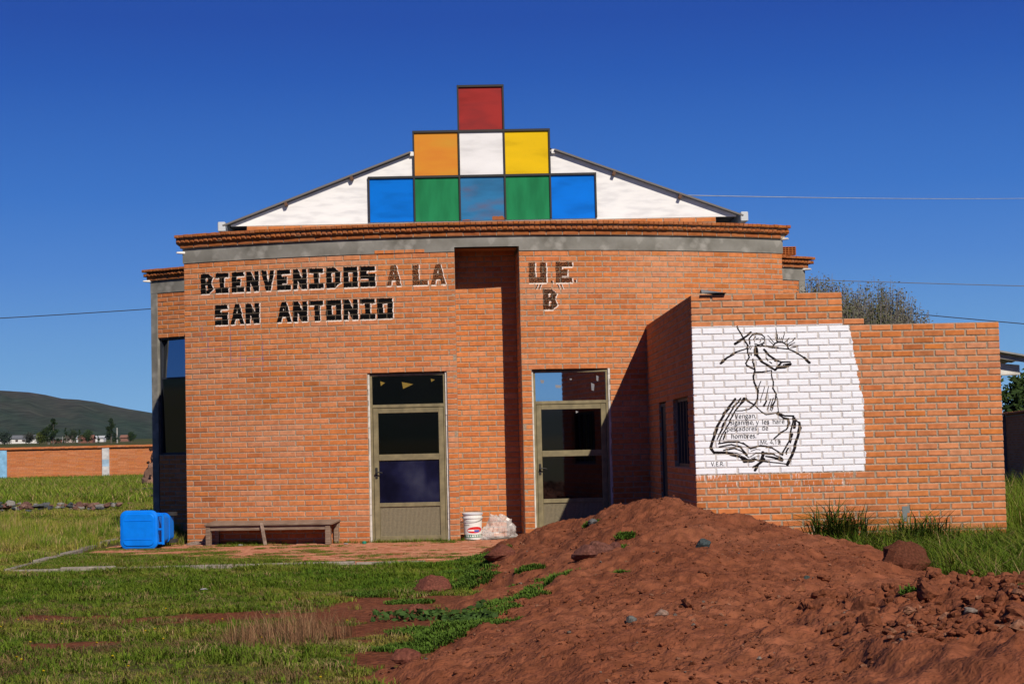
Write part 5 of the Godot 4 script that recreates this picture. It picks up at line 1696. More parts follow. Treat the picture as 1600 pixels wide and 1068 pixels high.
	# leafy weeds at the foot of the mound
	for p in [[-0.52, -14.3, 0.20, "dark leafy weed spreading flat left of the small red rock"], [-0.12, -14.35, 0.2, "leafy weed on bare earth right of the small red rock"], [0.02, -13.0, 0.16, "low leafy weed at the lower end of the grass band on the mound"]]:
		var o := thing("leafy_weed", p[3], "weed", Vector3(p[0], 0, p[1]), "leafy weeds at the mound")
		var mb := MB.new()
		for i in 130:
			var a := rng.randf() * TAU
			var rr: float = p[2] * sqrt(rng.randf())
			var x: float = p[0] + cos(a) * rr * 1.3
			var z: float = p[1] + sin(a) * rr
			var q := Vector3(x, maxf(mound_h(x, z), ground_h(x, z)) + rng.randf_range(0.01, 0.07), z)
			leaf_quad(mb, q, rng.randf_range(0.02, 0.04), Color(0.045, 0.085, 0.022) * rng.randf_range(0.6, 1.4))
		put(o, "leaves", mb.mesh(M.leaf))

func leaf_quad(mb: MB, p: Vector3, s: float, c: Color) -> void:
	var b := Basis(Vector3(rng.randf() - 0.5, rng.randf() - 0.5, rng.randf() - 0.5).normalized(), rng.randf() * TAU)
	var u := b.x * s
	var w := b.y * s * 0.45
	mb.quad(p - u, p - w, p + u, p + w, c)

func crown_tree(called: String, label: String, at: Vector3, h: float, w: float, kind: String, col: Color, group: String, leaves := 700) -> void:
	var o := thing(called, label, "tree", at, group)
	var mb := MB.new()
	mb.tube(PackedVector3Array([at, at + Vector3(0.02 * h, h * 0.5, 0), at + Vector3(0, h * 0.8, 0)]), h * 0.035, h * 0.01, 7, Color.WHITE)
	put(o, "trunk", mb.mesh(M.bark))
	mb = MB.new()
	var lumps := []
	for i in 14:
		var u := (i + rng.randf()) / 14.0
		var rad := w * (0.5 * (1.0 - u) + 0.06 if kind == "cone" else 0.42 * sqrt(maxf(0.05, 1.0 - pow(2 * u - 1, 2))))
		var a := rng.randf() * TAU
		lumps.append([Vector3(cos(a) * rad * 0.7, h * (0.12 + 0.86 * u if kind == "cone" else 0.3 + 0.62 * u), sin(a) * rad * 0.7), maxf(w * (0.26 if kind == "cone" else 0.30) * (1.15 - 0.75 * u if kind == "cone" else 1.0), w * 0.07), rng.randf_range(0.7, 1.3)])
	for i in leaves:
		var l: Array = lumps[rng.randi() % lumps.size()]
		var d := Vector3(rng.randfn(), rng.randfn() * 0.8, rng.randfn()) * 0.5
		leaf_quad(mb, at + l[0] + d * l[1], w * rng.randf_range(0.045, 0.095), col * l[2] * rng.randf_range(0.7, 1.3))
	put(o, "crown", mb.mesh(M.leaf))

func build_plants() -> void:
	# grey twiggy shrubs behind the annex
	for s in [[6.15, -30.0, 4.12, 0.95, "grey twiggy shrub behind the tall part of the annex, nearer the church"], [7.15, -30.4, 4.05, 1.25, "grey green shrub standing behind the low part of the annex wall"]]:
		var o := thing("shrub", s[4], "shrub", Vector3(s[0], 0, s[1]), "shrubs behind the annex")
		var mb := MB.new()
		var lf := MB.new()
		for i in 1050:
			var a := rng.randf() * TAU
			var sp := sqrt(rng.randf())
			var tip := Vector3(s[0] + cos(a) * s[3] * sp, 0, s[1] + sin(a) * s[3] * sp * 0.8)
			tip.y = s[2] * (1.0 - 0.30 * sp * sp) * rng.randf_range(0.86, 1.02)
			var root := Vector3(s[0] + cos(a) * s[3] * sp * 0.5, s[2] * 0.45, s[1] + sin(a) * s[3] * sp * 0.4)
			if i < 24:
				root = Vector3(s[0] + rng.randf_range(-0.1, 0.1), 0, s[1])
			var mid := root.lerp(tip, 0.6) + Vector3(rng.randf_range(-0.06, 0.06), 0, rng.randf_range(-0.06, 0.06))
			mb.tube(PackedVector3Array([root, mid, tip]), 0.009 if i >= 24 else 0.03, 0.0025, 4, Color(0.17, 0.15, 0.14) * rng.randf_range(0.7, 1.2))
			var clump := nz.get_noise_2d(tip.x * 20.0, tip.z * 20.0 + tip.y * 10.0)
			for k in 44:
				var q := mid.lerp(tip, rng.randf_range(-0.7, 1.0)) + Vector3(rng.randfn(), rng.randfn(), rng.randfn()) * 0.05
				leaf_quad(lf, q, rng.randf_range(0.013, 0.030), Color(0.16, 0.155, 0.12).lerp(Color(0.10, 0.11, 0.045), clampf(0.4 + clump * 1.5, 0, 1)) * rng.randf_range(0.7, 1.25))
		put(o, "branches", mb.mesh(mat("grey_twigs", Color(0.20, 0.18, 0.17), 0.95)))
		put(o, "foliage", lf.mesh(M.leaf))
	crown_tree("tree", "dark round tree beyond the wall right of the annex", Vector3(28.4, 0, -90), 4.3, 2.4, "round", Color(0.035, 0.06, 0.018), "", 2600)
	# trees at the foot of the far hill
	var sc := 4.67
	var kinds := [
		[88, 653, 20, "cone", Color(0.022, 0.04, 0.016), "tallest dark conifer among the trees beyond the far wall"],
		[79, 668, 18, "round", Color(0.028, 0.045, 0.018), "dark bushy tree leaning against the tallest conifer"],
		[69, 677, 16, "round", Color(0.075, 0.095, 0.02), "yellow green bushy tree beside the tallest conifer"],
		[107, 669, 9, "cone", Color(0.025, 0.045, 0.02), "slim dark conifer right of the tallest conifer"],
		[118, 672, 13, "round", Color(0.035, 0.05, 0.028), "loose grey green tree between two slim conifers"],
		[129, 671, 8, "cone", Color(0.03, 0.055, 0.02), "small slim conifer before the middle of the far hill"],
		[141, 674, 15, "round", Color(0.03, 0.05, 0.02), "round dark tree beside the small slim conifer"],
		[157, 681, 5, "cone", Color(0.03, 0.05, 0.025), "tiny conifer by the white farm buildings"],
		[177, 656, 20, "cone", Color(0.024, 0.04, 0.018), "ragged dark conifer next to the pale pole"],
		[209, 678, 12, "round", Color(0.025, 0.045, 0.018), "lone round bush standing right of the pale pole"],
		[13, 675, 20, "round", Color(0.03, 0.045, 0.035), "dull bluish tree clump behind the small white house"],
		[50, 676, 16, "round", Color(0.05, 0.055, 0.045), "greyish tree behind the long white farmhouse"],
	]
	for t in kinds:
		var x: float = (t[0] - 723.6) / sc
		var g := ground_h(x, -600.0)
		var base: float = 718.0 - (g - 1.32) * sc
		crown_tree("tree", t[5], Vector3(x, g - 0.1, -600), (base - t[1]) / sc, t[2] / sc, t[3], t[4], "trees at the foot of the far hill", 1100)

# ---------------------------------------------------------------- walls, houses, poles, cables far off
func course_wall(called: String, label: String, a: Vector3, b: Vector3, top: float, tilt_cope: bool) -> Node3D:
	var w := thing(called, label, "wall", a)
	var d := (b - a).normalized()
	var l := a.distance_to(b)
	var f := Transform3D(Basis(d, Vector3.UP, d.cross(Vector3.UP)), a)
	var mb := MB.new()
	var k := int(top / 0.08)
	for r in k:
		var x := -0.12 * (r % 2)
		while x < l:
			var e := minf(x + 0.49, l)
			var c := brick_col() * 1.0
			mb.quad(f * Vector3(maxf(x, 0), r * 0.08, 0), f * Vector3(e, r * 0.08, 0), f * Vector3(e, r * 0.08 + 0.064, 0), f * Vector3(maxf(x, 0), r * 0.08 + 0.064, 0), c)
			mb.quad(f * Vector3(maxf(x, 0), r * 0.08 + 0.064, 0), f * Vector3(e, r * 0.08 + 0.064, 0), f * Vector3(e, r * 0.08 + 0.066, -0.012), f * Vector3(maxf(x, 0), r * 0.08 + 0.066, -0.012), c)
			x += 0.5
	put(w, "brickwork", mb.mesh(M.brick), Transform3D(), "stuff")
	mb = MB.new()
	bxf(mb, f, 0, l, 0, top - 0.005, -0.15, -0.01)
	put(w, "wall_core", mb.mesh(M.mortar))
	mb = MB.new()
	var x := 0.0
	while x < l:
		mb.box(f * Transform3D(Basis(Vector3(1, 0, 0), 0.22 if tilt_cope else 0.0), Vector3(x + 0.12, top + 0.045 + rng.randf_range(-0.008, 0.008), -0.05)), Vector3(0.235, 0.07, 0.36), brick_col() * 0.9, 0.01)
		x += 0.24
	put(w, "coping_tiles", mb.mesh(M.brick), Transform3D(), "stuff")
	return w

func build_surroundings() -> void:
	var lw := course_wall("boundary_wall", "long low brick boundary wall across the field before the hill", Vector3(-60, 0, -107.8), Vector3(-10, 0, -107.8), 1.98, true)
	for p in [[-27.62, Color(0.25, 0.52, 0.78), "light blue post"], [-21.55, Color(0.62, 0.62, 0.62), "white post with blue patch"]]:
		var mb := MB.new()
		bx(mb, p[0], p[0] + 0.42, 0, 1.98, -107.9, -107.72, p[1])
		if p[2].begins_with("white"):
			bx(mb, p[0] + 0.01, p[0] + 0.40, 0.85, 1.25, -107.8, -107.715, Color(0.38, 0.55, 0.72))
		put(lw, "post", mb.mesh(M.vcol), Transform3D(), "", p[2])
	var rw := course_wall("boundary_wall", "shaded brick boundary wall with tile coping right of the annex", Vector3(18.3, 0, -60.2), Vector3(16.2, 0, -48.5), 2.05, false)
	var pm := MB.new()
	bx(pm, 17.95, 18.2, 0, 2.04, -59.95, -59.6, Color(0.3, 0.3, 0.3))
	put(rw, "post", pm.mesh(M.concrete))
	# building with the projecting eaves
	var sh := thing("low_outbuilding", "low whitewashed outbuilding showing only its tin eaves behind the annex", "outbuilding", Vector3(9.2, 0, -39))
	var mb := MB.new()
	bx(mb, 7.2, 10.75, 0, 2.72, -42, -36.2, Color(0.6, 0.58, 0.55))
	put(sh, "wall", mb.mesh(M.plaster))
	mb = MB.new()
	var pr := [Vector3(6.9, 2.95, 0), Vector3(9.0, 3.42, 0), Vector3(11.75, 2.90, 0)]
	for i in 2:
		for z in 24:
			var za := -35.75 - z * 0.27
			var zb := za - 0.27
			var ha := Vector3(0, 0.02 * (z % 2), 0)
			var hb := Vector3(0, 0.02 * ((z + 1) % 2), 0)
			mb.quad(pr[i] + Vector3(0, 0, za) + ha, pr[i + 1] + Vector3(0, 0, za) + ha, pr[i + 1] + Vector3(0, 0, zb) + hb, pr[i] + Vector3(0, 0, zb) + hb, Color.WHITE)
		mb.quad(pr[i] + Vector3(0, -0.035, -35.75), pr[i + 1] + Vector3(0, -0.035, -35.75), pr[i + 1] + Vector3(0, 0.0, -35.75), pr[i] + Vector3(0, 0.0, -35.75), Color.WHITE)
	var rf := put(sh, "roof", mb.mesh(M.tin))
	mb = MB.new()
	mb.box(Transform3D(Basis(Vector3(0, 0, 1), -0.17), Vector3(11.2, 2.90, -35.9)), Vector3(0.75, 0.085, 0.06), Color(0.5, 0.48, 0.45))
	put(rf, "fascia_board", mb.mesh(M.vcol))
	mb = MB.new()
	mb.quad(Vector3(10.6, 2.62, -36.1), Vector3(11.35, 2.60, -36.1), Vector3(11.35, 2.78, -36.1), Vector3(10.6, 2.86, -36.1), Color(0.7, 0.68, 0.64))
	bx(mb, 10.6, 11.35, 2.58, 2.62, -36.4, -36.08, Color(0.66, 0.64, 0.6))
	put(rf, "soffit_board", mb.mesh(M.vcol))
	# houses beyond the wall
	var D := -700.0
	var hs := [
		[22, 63, 2.0, 1.25, Color(0.78, 0.77, 0.75), Color(0.16, 0.17, 0.19), 3, "long white farmhouse with grey roof before the far hill"],
		[6, 21, 1.6, 1.5, Color(0.5, 0.5, 0.48), Color(0.36, 0.38, 0.38), 0, "small pale house with light roof left of the white farmhouse"],
		[85, 103, 1.4, 0.8, Color(0.19, 0.085, 0.06), Color(0.10, 0.12, 0.10), 1, "low reddish adobe house with dark roof beyond the far wall"],
		[106, 118, 1.7, 0.9, Color(0.5, 0.4, 0.37), Color(0.28, 0.2, 0.18), 1, "pinkish small house between slim conifers"],
		[124, 132, 1.5, 1.0, Color(0.62, 0.64, 0.66), Color(0.5, 0.53, 0.56), 0, "tiny white house with pale roof by the slim conifer"],
		[144, 166, 1.6, 0.9, Color(0.74, 0.74, 0.74), Color(0.5, 0.53, 0.55), 2, "low white farm building below the ragged conifer"],
		[127, 149, 1.5, 1.3, Color(0.22, 0.09, 0.06), Color(0.24, 0.10, 0.07), 0, "reddish earth coloured shed in front of the round dark tree"],
		[192, 204, 1.6, 1.0, Color(0.25, 0.12, 0.09), Color(0.28, 0.13, 0.09), 0, "small red brick house near the lone round bush"],
	]
	var i := 0
	for h in hs:
		var dd := D + (60.0 if i == 6 else 0.0)
		var k := 2800.0 / -dd
		var x0: float = (h[0] - 723.6) / k
		var x1: float = (h[1] - 723.6) / k
		var g := ground_h((x0 + x1) / 2, dd)
		var o := thing("house", h[7], "house", Vector3((x0 + x1) / 2, g, dd), "houses below the far hill")
		mb = MB.new()
		bx(mb, x0, x1, g - 0.5, g + h[2], dd - 5, dd, h[4])
		put(o, "wall", mb.mesh(M.vcol))
		mb = MB.new()
		var rt: float = g + h[2] + h[3]
		mb.quad(Vector3(x0 - 0.3, g + h[2] - 0.1, dd + 0.4), Vector3(x1 + 0.3, g + h[2] - 0.1, dd + 0.4), Vector3(x1 + 0.3, rt, dd - 2.5), Vector3(x0 - 0.3, rt, dd - 2.5), h[5])
		mb.quad(Vector3(x0 - 0.3, rt, dd - 2.5), Vector3(x1 + 0.3, rt, dd - 2.5), Vector3(x1 + 0.3, g + h[2], dd - 5.4), Vector3(x0 - 0.3, g + h[2], dd - 5.4), h[5])
		put(o, "roof", mb.mesh(M.vcol))
		for q in h[6]:
			mb = MB.new()
			var xc := lerpf(x0, x1, (q + 1.0) / (h[6] + 1.0))
			bx(mb, xc - 0.5, xc + 0.5, g + 0.7, g + 1.5, dd - 0.05, dd + 0.03, Color(0.05, 0.03, 0.03))
			put(o, "window", mb.mesh(M.vcol))
		i += 1
	# poles
	for p in [[187, 669, 0.45, "pale concrete pole rising beside the ragged conifer", -600.0], [178, 679, 0.2, "thin grey pole before the ragged conifer", -600.0], [82, 682, 0.25, "thin grey pole right of the long white farmhouse", -600.0], [103, 680, 0.2, "thin pole by the low reddish adobe house", -600.0]]:
		var k := 2800.0 / 600.0
		var x: float = (p[0] - 723.6) / k
		var g := ground_h(x, -600.0)
		mb = MB.new()
		mb.tube(PackedVector3Array([Vector3(x, g, -600), Vector3(x, 1.32 + (716 - p[1]) / k, -600)]), p[2] * 0.6, p[2] * 0.45, 8, Color(0.42, 0.42, 0.4))
		one("utility_pole", mb.mesh(M.vcol), p[3], "pole", Transform3D(), "poles below the far hill")
	# overhead cables
	for c in [[Vector3(-16.5, 5.16, -50), Vector3(-3.5, 5.72, -50), 0.06, 0.012, "thin black cable sagging over the field left of the church", Color(0.03, 0.03, 0.035)], [Vector3(3.893, 5.525, -30), Vector3(30.6, 11.86, -77.7), 0.12, 0.008, "pale cable running off from the right end of the church roof", Color(0.42, 0.45, 0.5)], [Vector3(4, 5.69, -45), Vector3(23.3, 4.78, -45), 0.06, 0.010, "grey cable above the shrubs behind the annex", Color(0.16, 0.17, 0.2)], [Vector3(8, 5.41, -50), Vector3(24, 3.66, -50), 0.05, 0.013, "dark cable sloping down to the right above the annex wall", Color(0.03, 0.03, 0.035)]]:
		var pts := PackedVector3Array()
		for q in 25:
			var u := q / 24.0
			pts.append(c[0].lerp(c[1], u) - Vector3(0, c[2] * 4 * u * (1 - u), 0))
		mb = MB.new()
		mb.tube(pts, c[3], c[3], 5, c[5])
		one("overhead_cable", mb.mesh(M.vcol), c[4], "cable")
	# hose in the grass
	for p in [[Vector3(-11.9, 0.1, -57), Vector3(-10.2, 0.42, -57.3), Vector3(-8.9, 0.3, -57), "black plastic hose arching out of the long grass"], [Vector3(-9.2, 0.12, -51), Vector3(-8.7, 0.26, -51), Vector3(-8.2, 0.45, -51), "short end of black hose in grass by the church wing"]]:
		var pts := PackedVector3Array()
		for q in 13:
			var u := q / 12.0
			pts.append(p[0].lerp(p[1], u).lerp(p[1].lerp(p[2], u), u))
		mb = MB.new()
		mb.tube(pts, 0.04, 0.04, 7, Color.WHITE)
		one("hose", mb.mesh(M.rubber), p[3], "hose")
	# hollow brick left on the right hand wing
	mb = MB.new()
	var hx := 5.82
	var hy := 4.69
	var hz := -32.0
	var oc := Color(0.46, 0.15, 0.05)
	bx(mb, hx, hx + 0.26, hy, hy + 0.15, hz - 0.16, hz - 0.03, oc)
	for r in 5:
		var y := hy + r * 0.0345
		bx(mb, hx, hx + 0.26, y, y + 0.012, hz - 0.03, hz, oc)
	for r in 5:
		var xx := hx + r * 0.062
		bx(mb, xx, xx + 0.012, hy + 0.013, hy + 0.137, hz - 0.03, hz - 0.002, oc)
	one("hollow_brick", mb.mesh(M.brick), "hollow orange brick left on the cornice of the right wing", "brick")

# ---------------------------------------------------------------- small objects
func ring(w: float, d: float, r: float, y: float, n := 6) -> PackedVector3Array:
	# rounded rectangle round the y axis, counter-clockwise seen from above
	var o := PackedVector3Array()
	for q in [[1, 1, 0.0], [-1, 1, PI / 2], [-1, -1, PI], [1, -1, PI * 1.5]]:
		for i in n + 1:
			var a: float = q[2] + PI / 2 * i / n
			o.append(Vector3(q[0] * (w / 2 - r) + cos(a) * r, y, -(q[1] * (d / 2 - r) + sin(a) * r)))
	return o

func build_bin() -> void:
	var t := Vector3(-0.22, 0.0, 0.975).normalized()
	var back := Vector3(t.z, 0, -t.x)
	var f := Transform3D(Basis(t.cross(-back), t, -back), Vector3(-4.53, 0.278, -26.98))
	var o := thing("wheelie_bin", "bright blue plastic wheeled bin lying on its side on the pavement", "bin", Vector3(-4.55, 0, -26.5))
	var c := Color.WHITE
	var mb := MB.new()
	mb.loft([ring(0.38, 0.40, 0.06, 0.0), ring(0.40, 0.42, 0.07, 0.04), ring(0.47, 0.49, 0.07, 0.70), ring(0.50, 0.52, 0.07, 0.72), ring(0.505, 0.525, 0.07, 0.80)], c, true, true, f)
	# moulded ribs on the sides
	for y in [0.22, 0.50]:
		var w: float = 0.40 + 0.07 * (y / 0.7) + 0.012
		mb.loft([ring(w, w + 0.02, 0.07, y), ring(w + 0.004, w + 0.024, 0.07, y + 0.014)], c, true, true, f)
	var body := put(o, "body", mb.mesh(M.blue_plastic))
	mb = MB.new()
	mb.loft([ring(0.545, 0.56, 0.09, 0.80), ring(0.56, 0.575, 0.10, 0.815), ring(0.555, 0.57, 0.10, 0.84), ring(0.50, 0.515, 0.09, 0.852)], c, true, true, f)
	mb.loft([ring(0.47, 0.485, 0.07, 0.852), ring(0.45, 0.465, 0.07, 0.868)], c, false, true, f)
	var lid := put(o, "lid", mb.mesh(M.blue_plastic))
	mb = MB.new()
	for x in [-0.13, 0.14]:
		mb.box(f * Transform3D(Basis(), Vector3(x, 0.870, 0)), Vector3(0.008, 0.008, 0.42), c, 0.002)
	put(lid, "ridge", mb.mesh(M.blue_plastic))
	# hinge bar with hand openings on the back
	mb = MB.new()
	for x in [-0.2, 0.0, 0.2]:
		mb.box(f * Transform3D(Basis(), Vector3(x, 0.775, -0.30)), Vector3(0.03, 0.05, 0.09), c, 0.006)
	mb.box(f * Transform3D(Basis(), Vector3(0, 0.775, -0.345)), Vector3(0.45, 0.045, 0.035), c, 0.008)
	put(o, "handle_bar", mb.mesh(M.blue_plastic))
	for s in [-1.0, 1.0]:
		mb = MB.new()
		var rs := []
		for k in [[-0.025, 0.06], [-0.025, 0.085], [0.025, 0.085], [0.025, 0.06]]:
			var pr := PackedVector3Array()
			for i in 20:
				var a := TAU * i / 20
				pr.append(Vector3(s * 0.2 + k[0], 0.085 + cos(a) * k[1], -0.20 + sin(a) * k[1]))
			rs.append(pr)
		mb.loft(rs, c, true, true, f)
		put(o, "wheel", mb.mesh(M.rubber))

func build_bench() -> void:
	var a := Vector3(-3.83, 0, -26.68)
	var b := Vector3(-1.95, 0, -26.17)
	var d := (b - a).normalized()
	var n := d.cross(Vector3.UP)
	var l := a.distance_to(b)
	var f := Transform3D(Basis(d, Vector3.UP, n), a)
	var o := thing("bench", "low weathered wooden plank bench against the church wall", "bench", a.lerp(b, 0.5))
	var w := Color.WHITE
	var mb := MB.new()
	var tilt := Basis(Vector3(1, 0, 0), 0.10)
	mb.box(f * Transform3D(tilt, Vector3(l / 2 + 0.015, 0.318, -0.16)), Vector3(l + 0.05, 0.03, 0.37), w, 0.004)
	put(o, "seat", mb.mesh(M.wood))
	mb = MB.new()
	bxf(mb, f, 0.07, l - 0.085, 0.215, 0.285, -0.045, -0.012, w, 0.004)
	put(o, "front_rail", mb.mesh(M.wood))
	for p in [[0.0, 0.07, -0.07, 0.0], [l - 0.085, l - 0.01, -0.07, 0.0], [0.03, 0.09, -0.34, -0.28], [l - 0.05, l + 0.015, -0.34, -0.28]]:
		mb = MB.new()
		bxf(mb, f, p[0], p[1], 0.0, 0.29 if p[2] > -0.1 else 0.31, p[2], p[3], w, 0.004)
		put(o, "leg", mb.mesh(M.wood))
	mb = MB.new()
	var s0 := Vector3(l * 0.455, 0.33, 0.012)
	var s1 := Vector3(l * 0.492, 0.0, 0.05)
	var ax := (s1 - s0).normalized()
	mb.box(f * Transform3D(Basis(ax.cross(Vector3(0, 0, 1)).normalized(), ax, ax.cross(Vector3(0, 0, 1)).normalized().cross(ax)), (s0 + s1) / 2), Vector3(0.05, s0.distance_to(s1), 0.025), w, 0.004)
	put(o, "brace", mb.mesh(grained(mat("pale_wood", Color(0.40, 0.29, 0.22), 0.9), noise_tex(0.02, 0.6, 1.0, 4, 256, 99), 2.0)), Transform3D(), "", "paler slanting brace")
	mb = MB.new()
	mb.tube(PackedVector3Array([f * (s0 + Vector3(0.003, -0.045, 0.012)), f * (s0 + Vector3(0.003, -0.045, 0.019))]), 0.009, 0.007, 8, w)
	put(o, "bolt", mb.mesh(M.dark_metal))

func circle(r: float, y: float, n := 40) -> PackedVector3Array:
	var o := PackedVector3Array()
	for i in n:
		var a := TAU * i / n
		o.append(Vector3(cos(a) * r, y, -sin(a) * r))
	return o

func build_small() -> void:
	# paint pail
	var at := Vector3(0.115, 0.005, -26.42)
	var o := thing("paint_bucket", "white plastic paint bucket with red oval and green band by the niche", "bucket", at)
	var t := Transform3D(Basis(), at)
	var mb := MB.new()
	mb.loft([circle(0.118, 0.0), circle(0.123, 0.006), circle(0.138, 0.31), circle(0.15, 0.312), circle(0.15, 0.332), circle(0.14, 0.334), circle(0.143, 0.372)], Color.WHITE, true, false, t)
	put(o, "body", mb.mesh(M.bucket))
	mb = MB.new()
	mb.loft([circle(0.15, 0.366), circle(0.153, 0.37), circle(0.153, 0.388), circle(0.146, 0.394), circle(0.138, 0.386)], Color.WHITE, true, true, t)
	put(o, "lid", mb.mesh(mat("grey_white_lid", Color(0.55, 0.57, 0.62), 0.5)))
	mb = MB.new()
	var hp := PackedVector3Array()
	for i in 17:
		var a := PI * i / 16
		hp.append(t * Vector3(-cos(a) * 0.153, 0.335 - sin(a) * 0.07, sin(a) * 0.155))
	mb.tube(hp, 0.003, 0.003, 6, Color.WHITE)
	put(o, "wire_handle", mb.mesh(M.tin))
	var img := Image.create(512, 512, false, Image.FORMAT_RGBA8)
	img.fill(Color(0.88, 0.88, 0.87))
	for y in range(200, 390):
		for x in 512:
			var e := pow((x - 300.0 + (y - 295.0) * 0.25) / 165.0, 2) + pow((y - 295.0) / 85.0, 2)
			if e < 1.0:
				img.set_pixel(x, y, Color(0.80, 0.10, 0.10))
	img.fill_rect(Rect2i(150, 285, 250, 42), Color(0.93, 0.92, 0.9))
	img.fill_rect(Rect2i(285, 292, 110, 60), Color(0.30, 0.36, 0.68))
	img.fill_rect(Rect2i(60, 150, 130, 34), Color(0.66, 0.67, 0.62))
	img.fill_rect(Rect2i(0, 415, 512, 80), Color(0.02, 0.40, 0.30))
	var word := "TRANSICO"
	for i in 8:
		var g := glyph(word[i])
		for y in 50:
			for x in 40:
				if in_glyph(g, x / 40.0, 1.0 - y / 50.0):
					img.set_pixel(85 + i * 50 + x, 428 + y, Color(0.9, 0.92, 0.9))
	var lm := mat("printed_label", Color.WHITE, 0.5)
	lm.albedo_texture = ImageTexture.create_from_image(img)
	mb = MB.new()
	for i in 24:
		var a0 := -1.45 + 2.9 * i / 24.0
		var a1 := -1.45 + 2.9 * (i + 1) / 24.0
		var P := func(a: float, r: float, y: float) -> Vector3: return t * Vector3(sin(a) * r, y, cos(a) * r)
		mb.quad(P.call(a0, 0.1258, 0.025), P.call(a1, 0.1258, 0.025), P.call(a1, 0.1397, 0.308), P.call(a0, 0.1397, 0.308), Color.WHITE, Vector2(i / 24.0, 1), Vector2((i + 1) / 24.0, 1), Vector2((i + 1) / 24.0, 0), Vector2(i / 24.0, 0))
	put(o, "printed_label", mb.mesh(lm))
	# crumpled clear plastic
	for p in [[Vector3(0.50, 0.05, -26.52), Vector3(0.27, 0.30, 0.2), 3, "large crumpled heap of clear plastic sheeting in the niche corner"], [Vector3(0.30, 0.02, -26.46), Vector3(0.14, 0.12, 0.12), 9, "flat end of clear plastic trailing between bucket and heap"], [Vector3(-0.06, 0.12, -26.66), Vector3(0.10, 0.16, 0.1), 14, "small clear plastic ball behind the white bucket"]]:
		var f := FastNoiseLite.new()
		f.seed = p[2]
		f.frequency = 1.0
		f.noise_type = FastNoiseLite.TYPE_SIMPLEX
		f.fractal_type = FastNoiseLite.FRACTAL_RIDGED
		f.fractal_octaves = 3
		mb = MB.new()
		var nu := 40
		var nv := 22
		var Q := func(i: int, j: int) -> Vector3:
			var th := PI * (0.02 + 0.6 * j / nv)
			var ph := TAU * (i % nu) / nu
			var d := Vector3(sin(th) * cos(ph), cos(th), sin(th) * sin(ph))
			var r := 0.88 + 0.13 * f.get_noise_3dv(d * 1.4) + 0.07 * f.get_noise_3dv(d * 3.1) + 0.3 * nz.get_noise_3dv(d * 12.0)
			var q: Vector3 = d * r * p[1]
			q.y = maxf(q.y, -0.02)
			return p[0] + q
		for j in nv:
			for i in nu:
				mb.quad(Q.call(i, j), Q.call(i, j + 1), Q.call(i + 1, j + 1), Q.call(i + 1, j), Color.WHITE)
		one("plastic_sheet", mb.mesh(M.sheet), p[3], "plastic sheet")
	# litter
	mb = MB.new()
	mb.loft([circle(0.03, 0, 16), circle(0.03, 0.03, 16), circle(0.02, 0.04, 16)], Color.WHITE, true, true, Transform3D(Basis(), Vector3(-1.46, 0.0, -26.1)))
	one("bottle_cap", mb.mesh(mat("green_plastic", Color(0.01, 0.2, 0.13), 0.5)), "green plastic cap on the pavement beside the first door", "bottle cap")
	var k := 0
	for p in [[-1.72, 0.01, -26.05, "white scrap of litter on the pavement right of the bench"], [-3.28, 0.015, -26.35, "white scrap of litter under the bench"], [-2.55, 0.03, -17.6, "white scrap of paper lying in the lawn"]]:
		one("litter_scrap", stone_mesh(610 + k, Color(0.7, 0.7, 0.72), 0.5, 0.5), p[3], "litter", Transform3D(Basis().scaled(Vector3(0.07, 0.035, 0.05)), Vector3(p[0], p[1], p[2])))
		k += 1
	# pale stone block under the left corner of the front wall
	one("foundation_stone", stone_mesh(640, Color(0.42, 0.32, 0.26), 0.5), "pale foundation stone under the front wall's left corner", "stone", Transform3D(Basis().scaled(Vector3(0.5, 0.2, 0.3)), Vector3(-3.95, 0.0, -27.08)))

# ---------------------------------------------------------------- clear high altitude sky: colour by elevation only
func sky_image() -> ImageTexture:
	var tab := [[-90.0, 0.10, 0.075, 0.055], [-3.0, 0.14, 0.13, 0.11], [-0.3, 0.19, 0.37, 0.58], [1.0, 0.17, 0.345, 0.565], [2.8, 0.122, 0.285, 0.538], [5.8, 0.066, 0.19, 0.495], [8.1, 0.038, 0.142, 0.450], [11.9, 0.019, 0.083, 0.355], [13.6, 0.016, 0.064, 0.31], [25.0, 0.011, 0.042, 0.21], [45.0, 0.007, 0.027, 0.145], [90.0, 0.005, 0.020, 0.115]]
	var img := Image.create(512, 1024, false, Image.FORMAT_RGBF)
	for j in 1024:
		var el := 90.0 - 180.0 * (j + 0.5) / 1024.0
		var c := Color.BLACK
		for k in tab.size() - 1:
			if el >= tab[k][0] and el <= tab[k + 1][0]:
				var t: float = (el - tab[k][0]) / (tab[k + 1][0] - tab[k][0])
				c = Color(lerpf(tab[k][1], tab[k + 1][1], t), lerpf(tab[k][2], tab[k + 1][2], t), lerpf(tab[k][3], tab[k + 1][3], t))
		img.fill_rect(Rect2i(0, j, 512, 1), c)
	return ImageTexture.create_from_image(img)

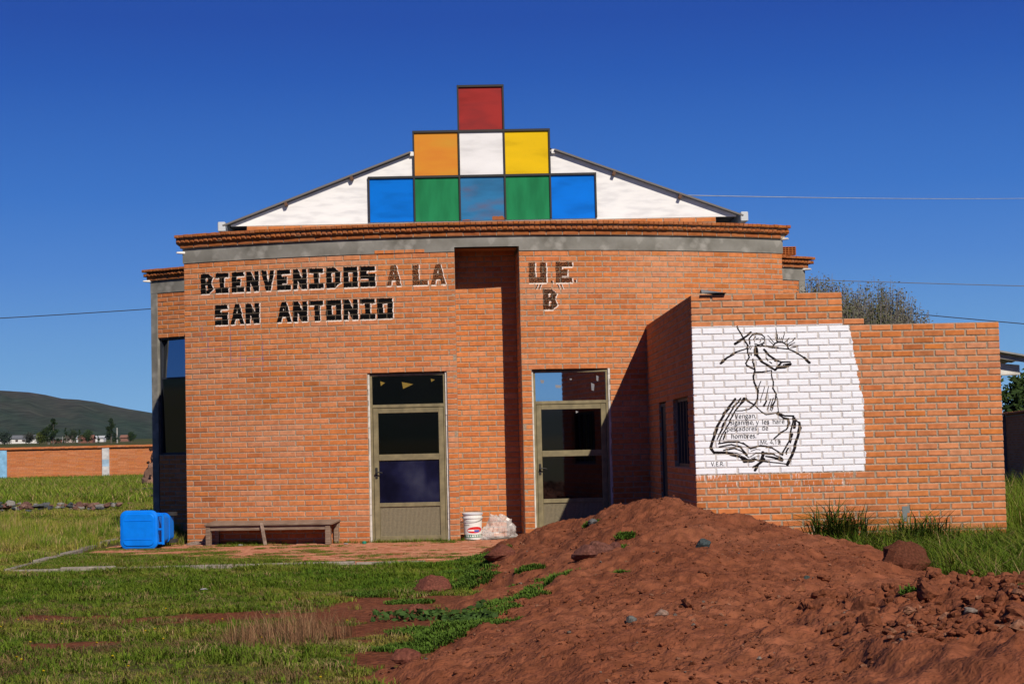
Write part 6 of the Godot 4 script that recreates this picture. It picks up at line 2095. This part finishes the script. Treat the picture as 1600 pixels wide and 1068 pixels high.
# ---------------------------------------------------------------- the scene
func _ready() -> void:
	rng.seed = 20240611
	nz.seed = 4
	nz.frequency = 0.1
	nz.fractal_octaves = 4
	nf.seed = 9
	nf.frequency = 0.05
	nf.fractal_octaves = 3
	# camera
	var yaw := deg_to_rad(1.64)
	var pitch := deg_to_rad(3.41)
	var roll := 0.0235
	cam_f = Vector3(sin(yaw) * cos(pitch), sin(pitch), -cos(yaw) * cos(pitch))
	var r := Vector3(cos(yaw), 0, sin(yaw))
	var u := r.cross(cam_f)
	cam_r = r * cos(roll) - u * sin(roll)
	cam_u = u * cos(roll) + r * sin(roll)
	var cam := Camera3D.new()
	cam.name = "camera"
	add_child(cam)
	cam.transform = Transform3D(Basis(cam_r, cam_u, -cam_f), EYE)
	cam.fov = rad_to_deg(2.0 * atan(534.0 / FOCAL))
	cam.near = 0.1
	cam.far = 8000.0
	cam.current = true
	# sky and exposure
	var we := WorldEnvironment.new()
	we.name = "environment"
	var env := Environment.new()
	env.background_mode = Environment.BG_SKY
	env.tonemap_mode = Environment.TONE_MAPPER_LINEAR
	env.tonemap_exposure = 1.25
	var sm := PanoramaSkyMaterial.new()
	sm.panorama = sky_image()
	var sky := Sky.new()
	sky.sky_material = sm
	env.fog_enabled = true
	env.fog_density = 0.00002
	env.fog_light_color = Color(0.80, 0.90, 1.0)
	env.sky = sky
	env.ambient_light_source = Environment.AMBIENT_SOURCE_SKY
	env.sdfgi_enabled = true
	env.ssao_enabled = true
	env.ssil_enabled = true
	we.environment = env
	add_child(we)
	# sun, from the right behind the viewer
	var sun := DirectionalLight3D.new()
	sun.name = "sun"
	sun.light_energy = 1.25
	sun.light_color = Color(1.0, 0.955, 0.885)
	sun.light_angular_distance = 0.5
	sun.shadow_enabled = true
	sun.sky_mode = DirectionalLight3D.SKY_MODE_LIGHT_ONLY
	add_child(sun)
	sun.basis = Basis.looking_at(-Vector3(0.41, 0.84, 1.0).normalized())
	make_materials()
	matte_all()
	make_mound_cache()
	build_terrain()
	build_pavement()
	build_church()
	build_annex()
	build_surroundings()
	build_plants()
	build_grass()
	build_stones()
	build_bin()
	build_bench()
	build_small()
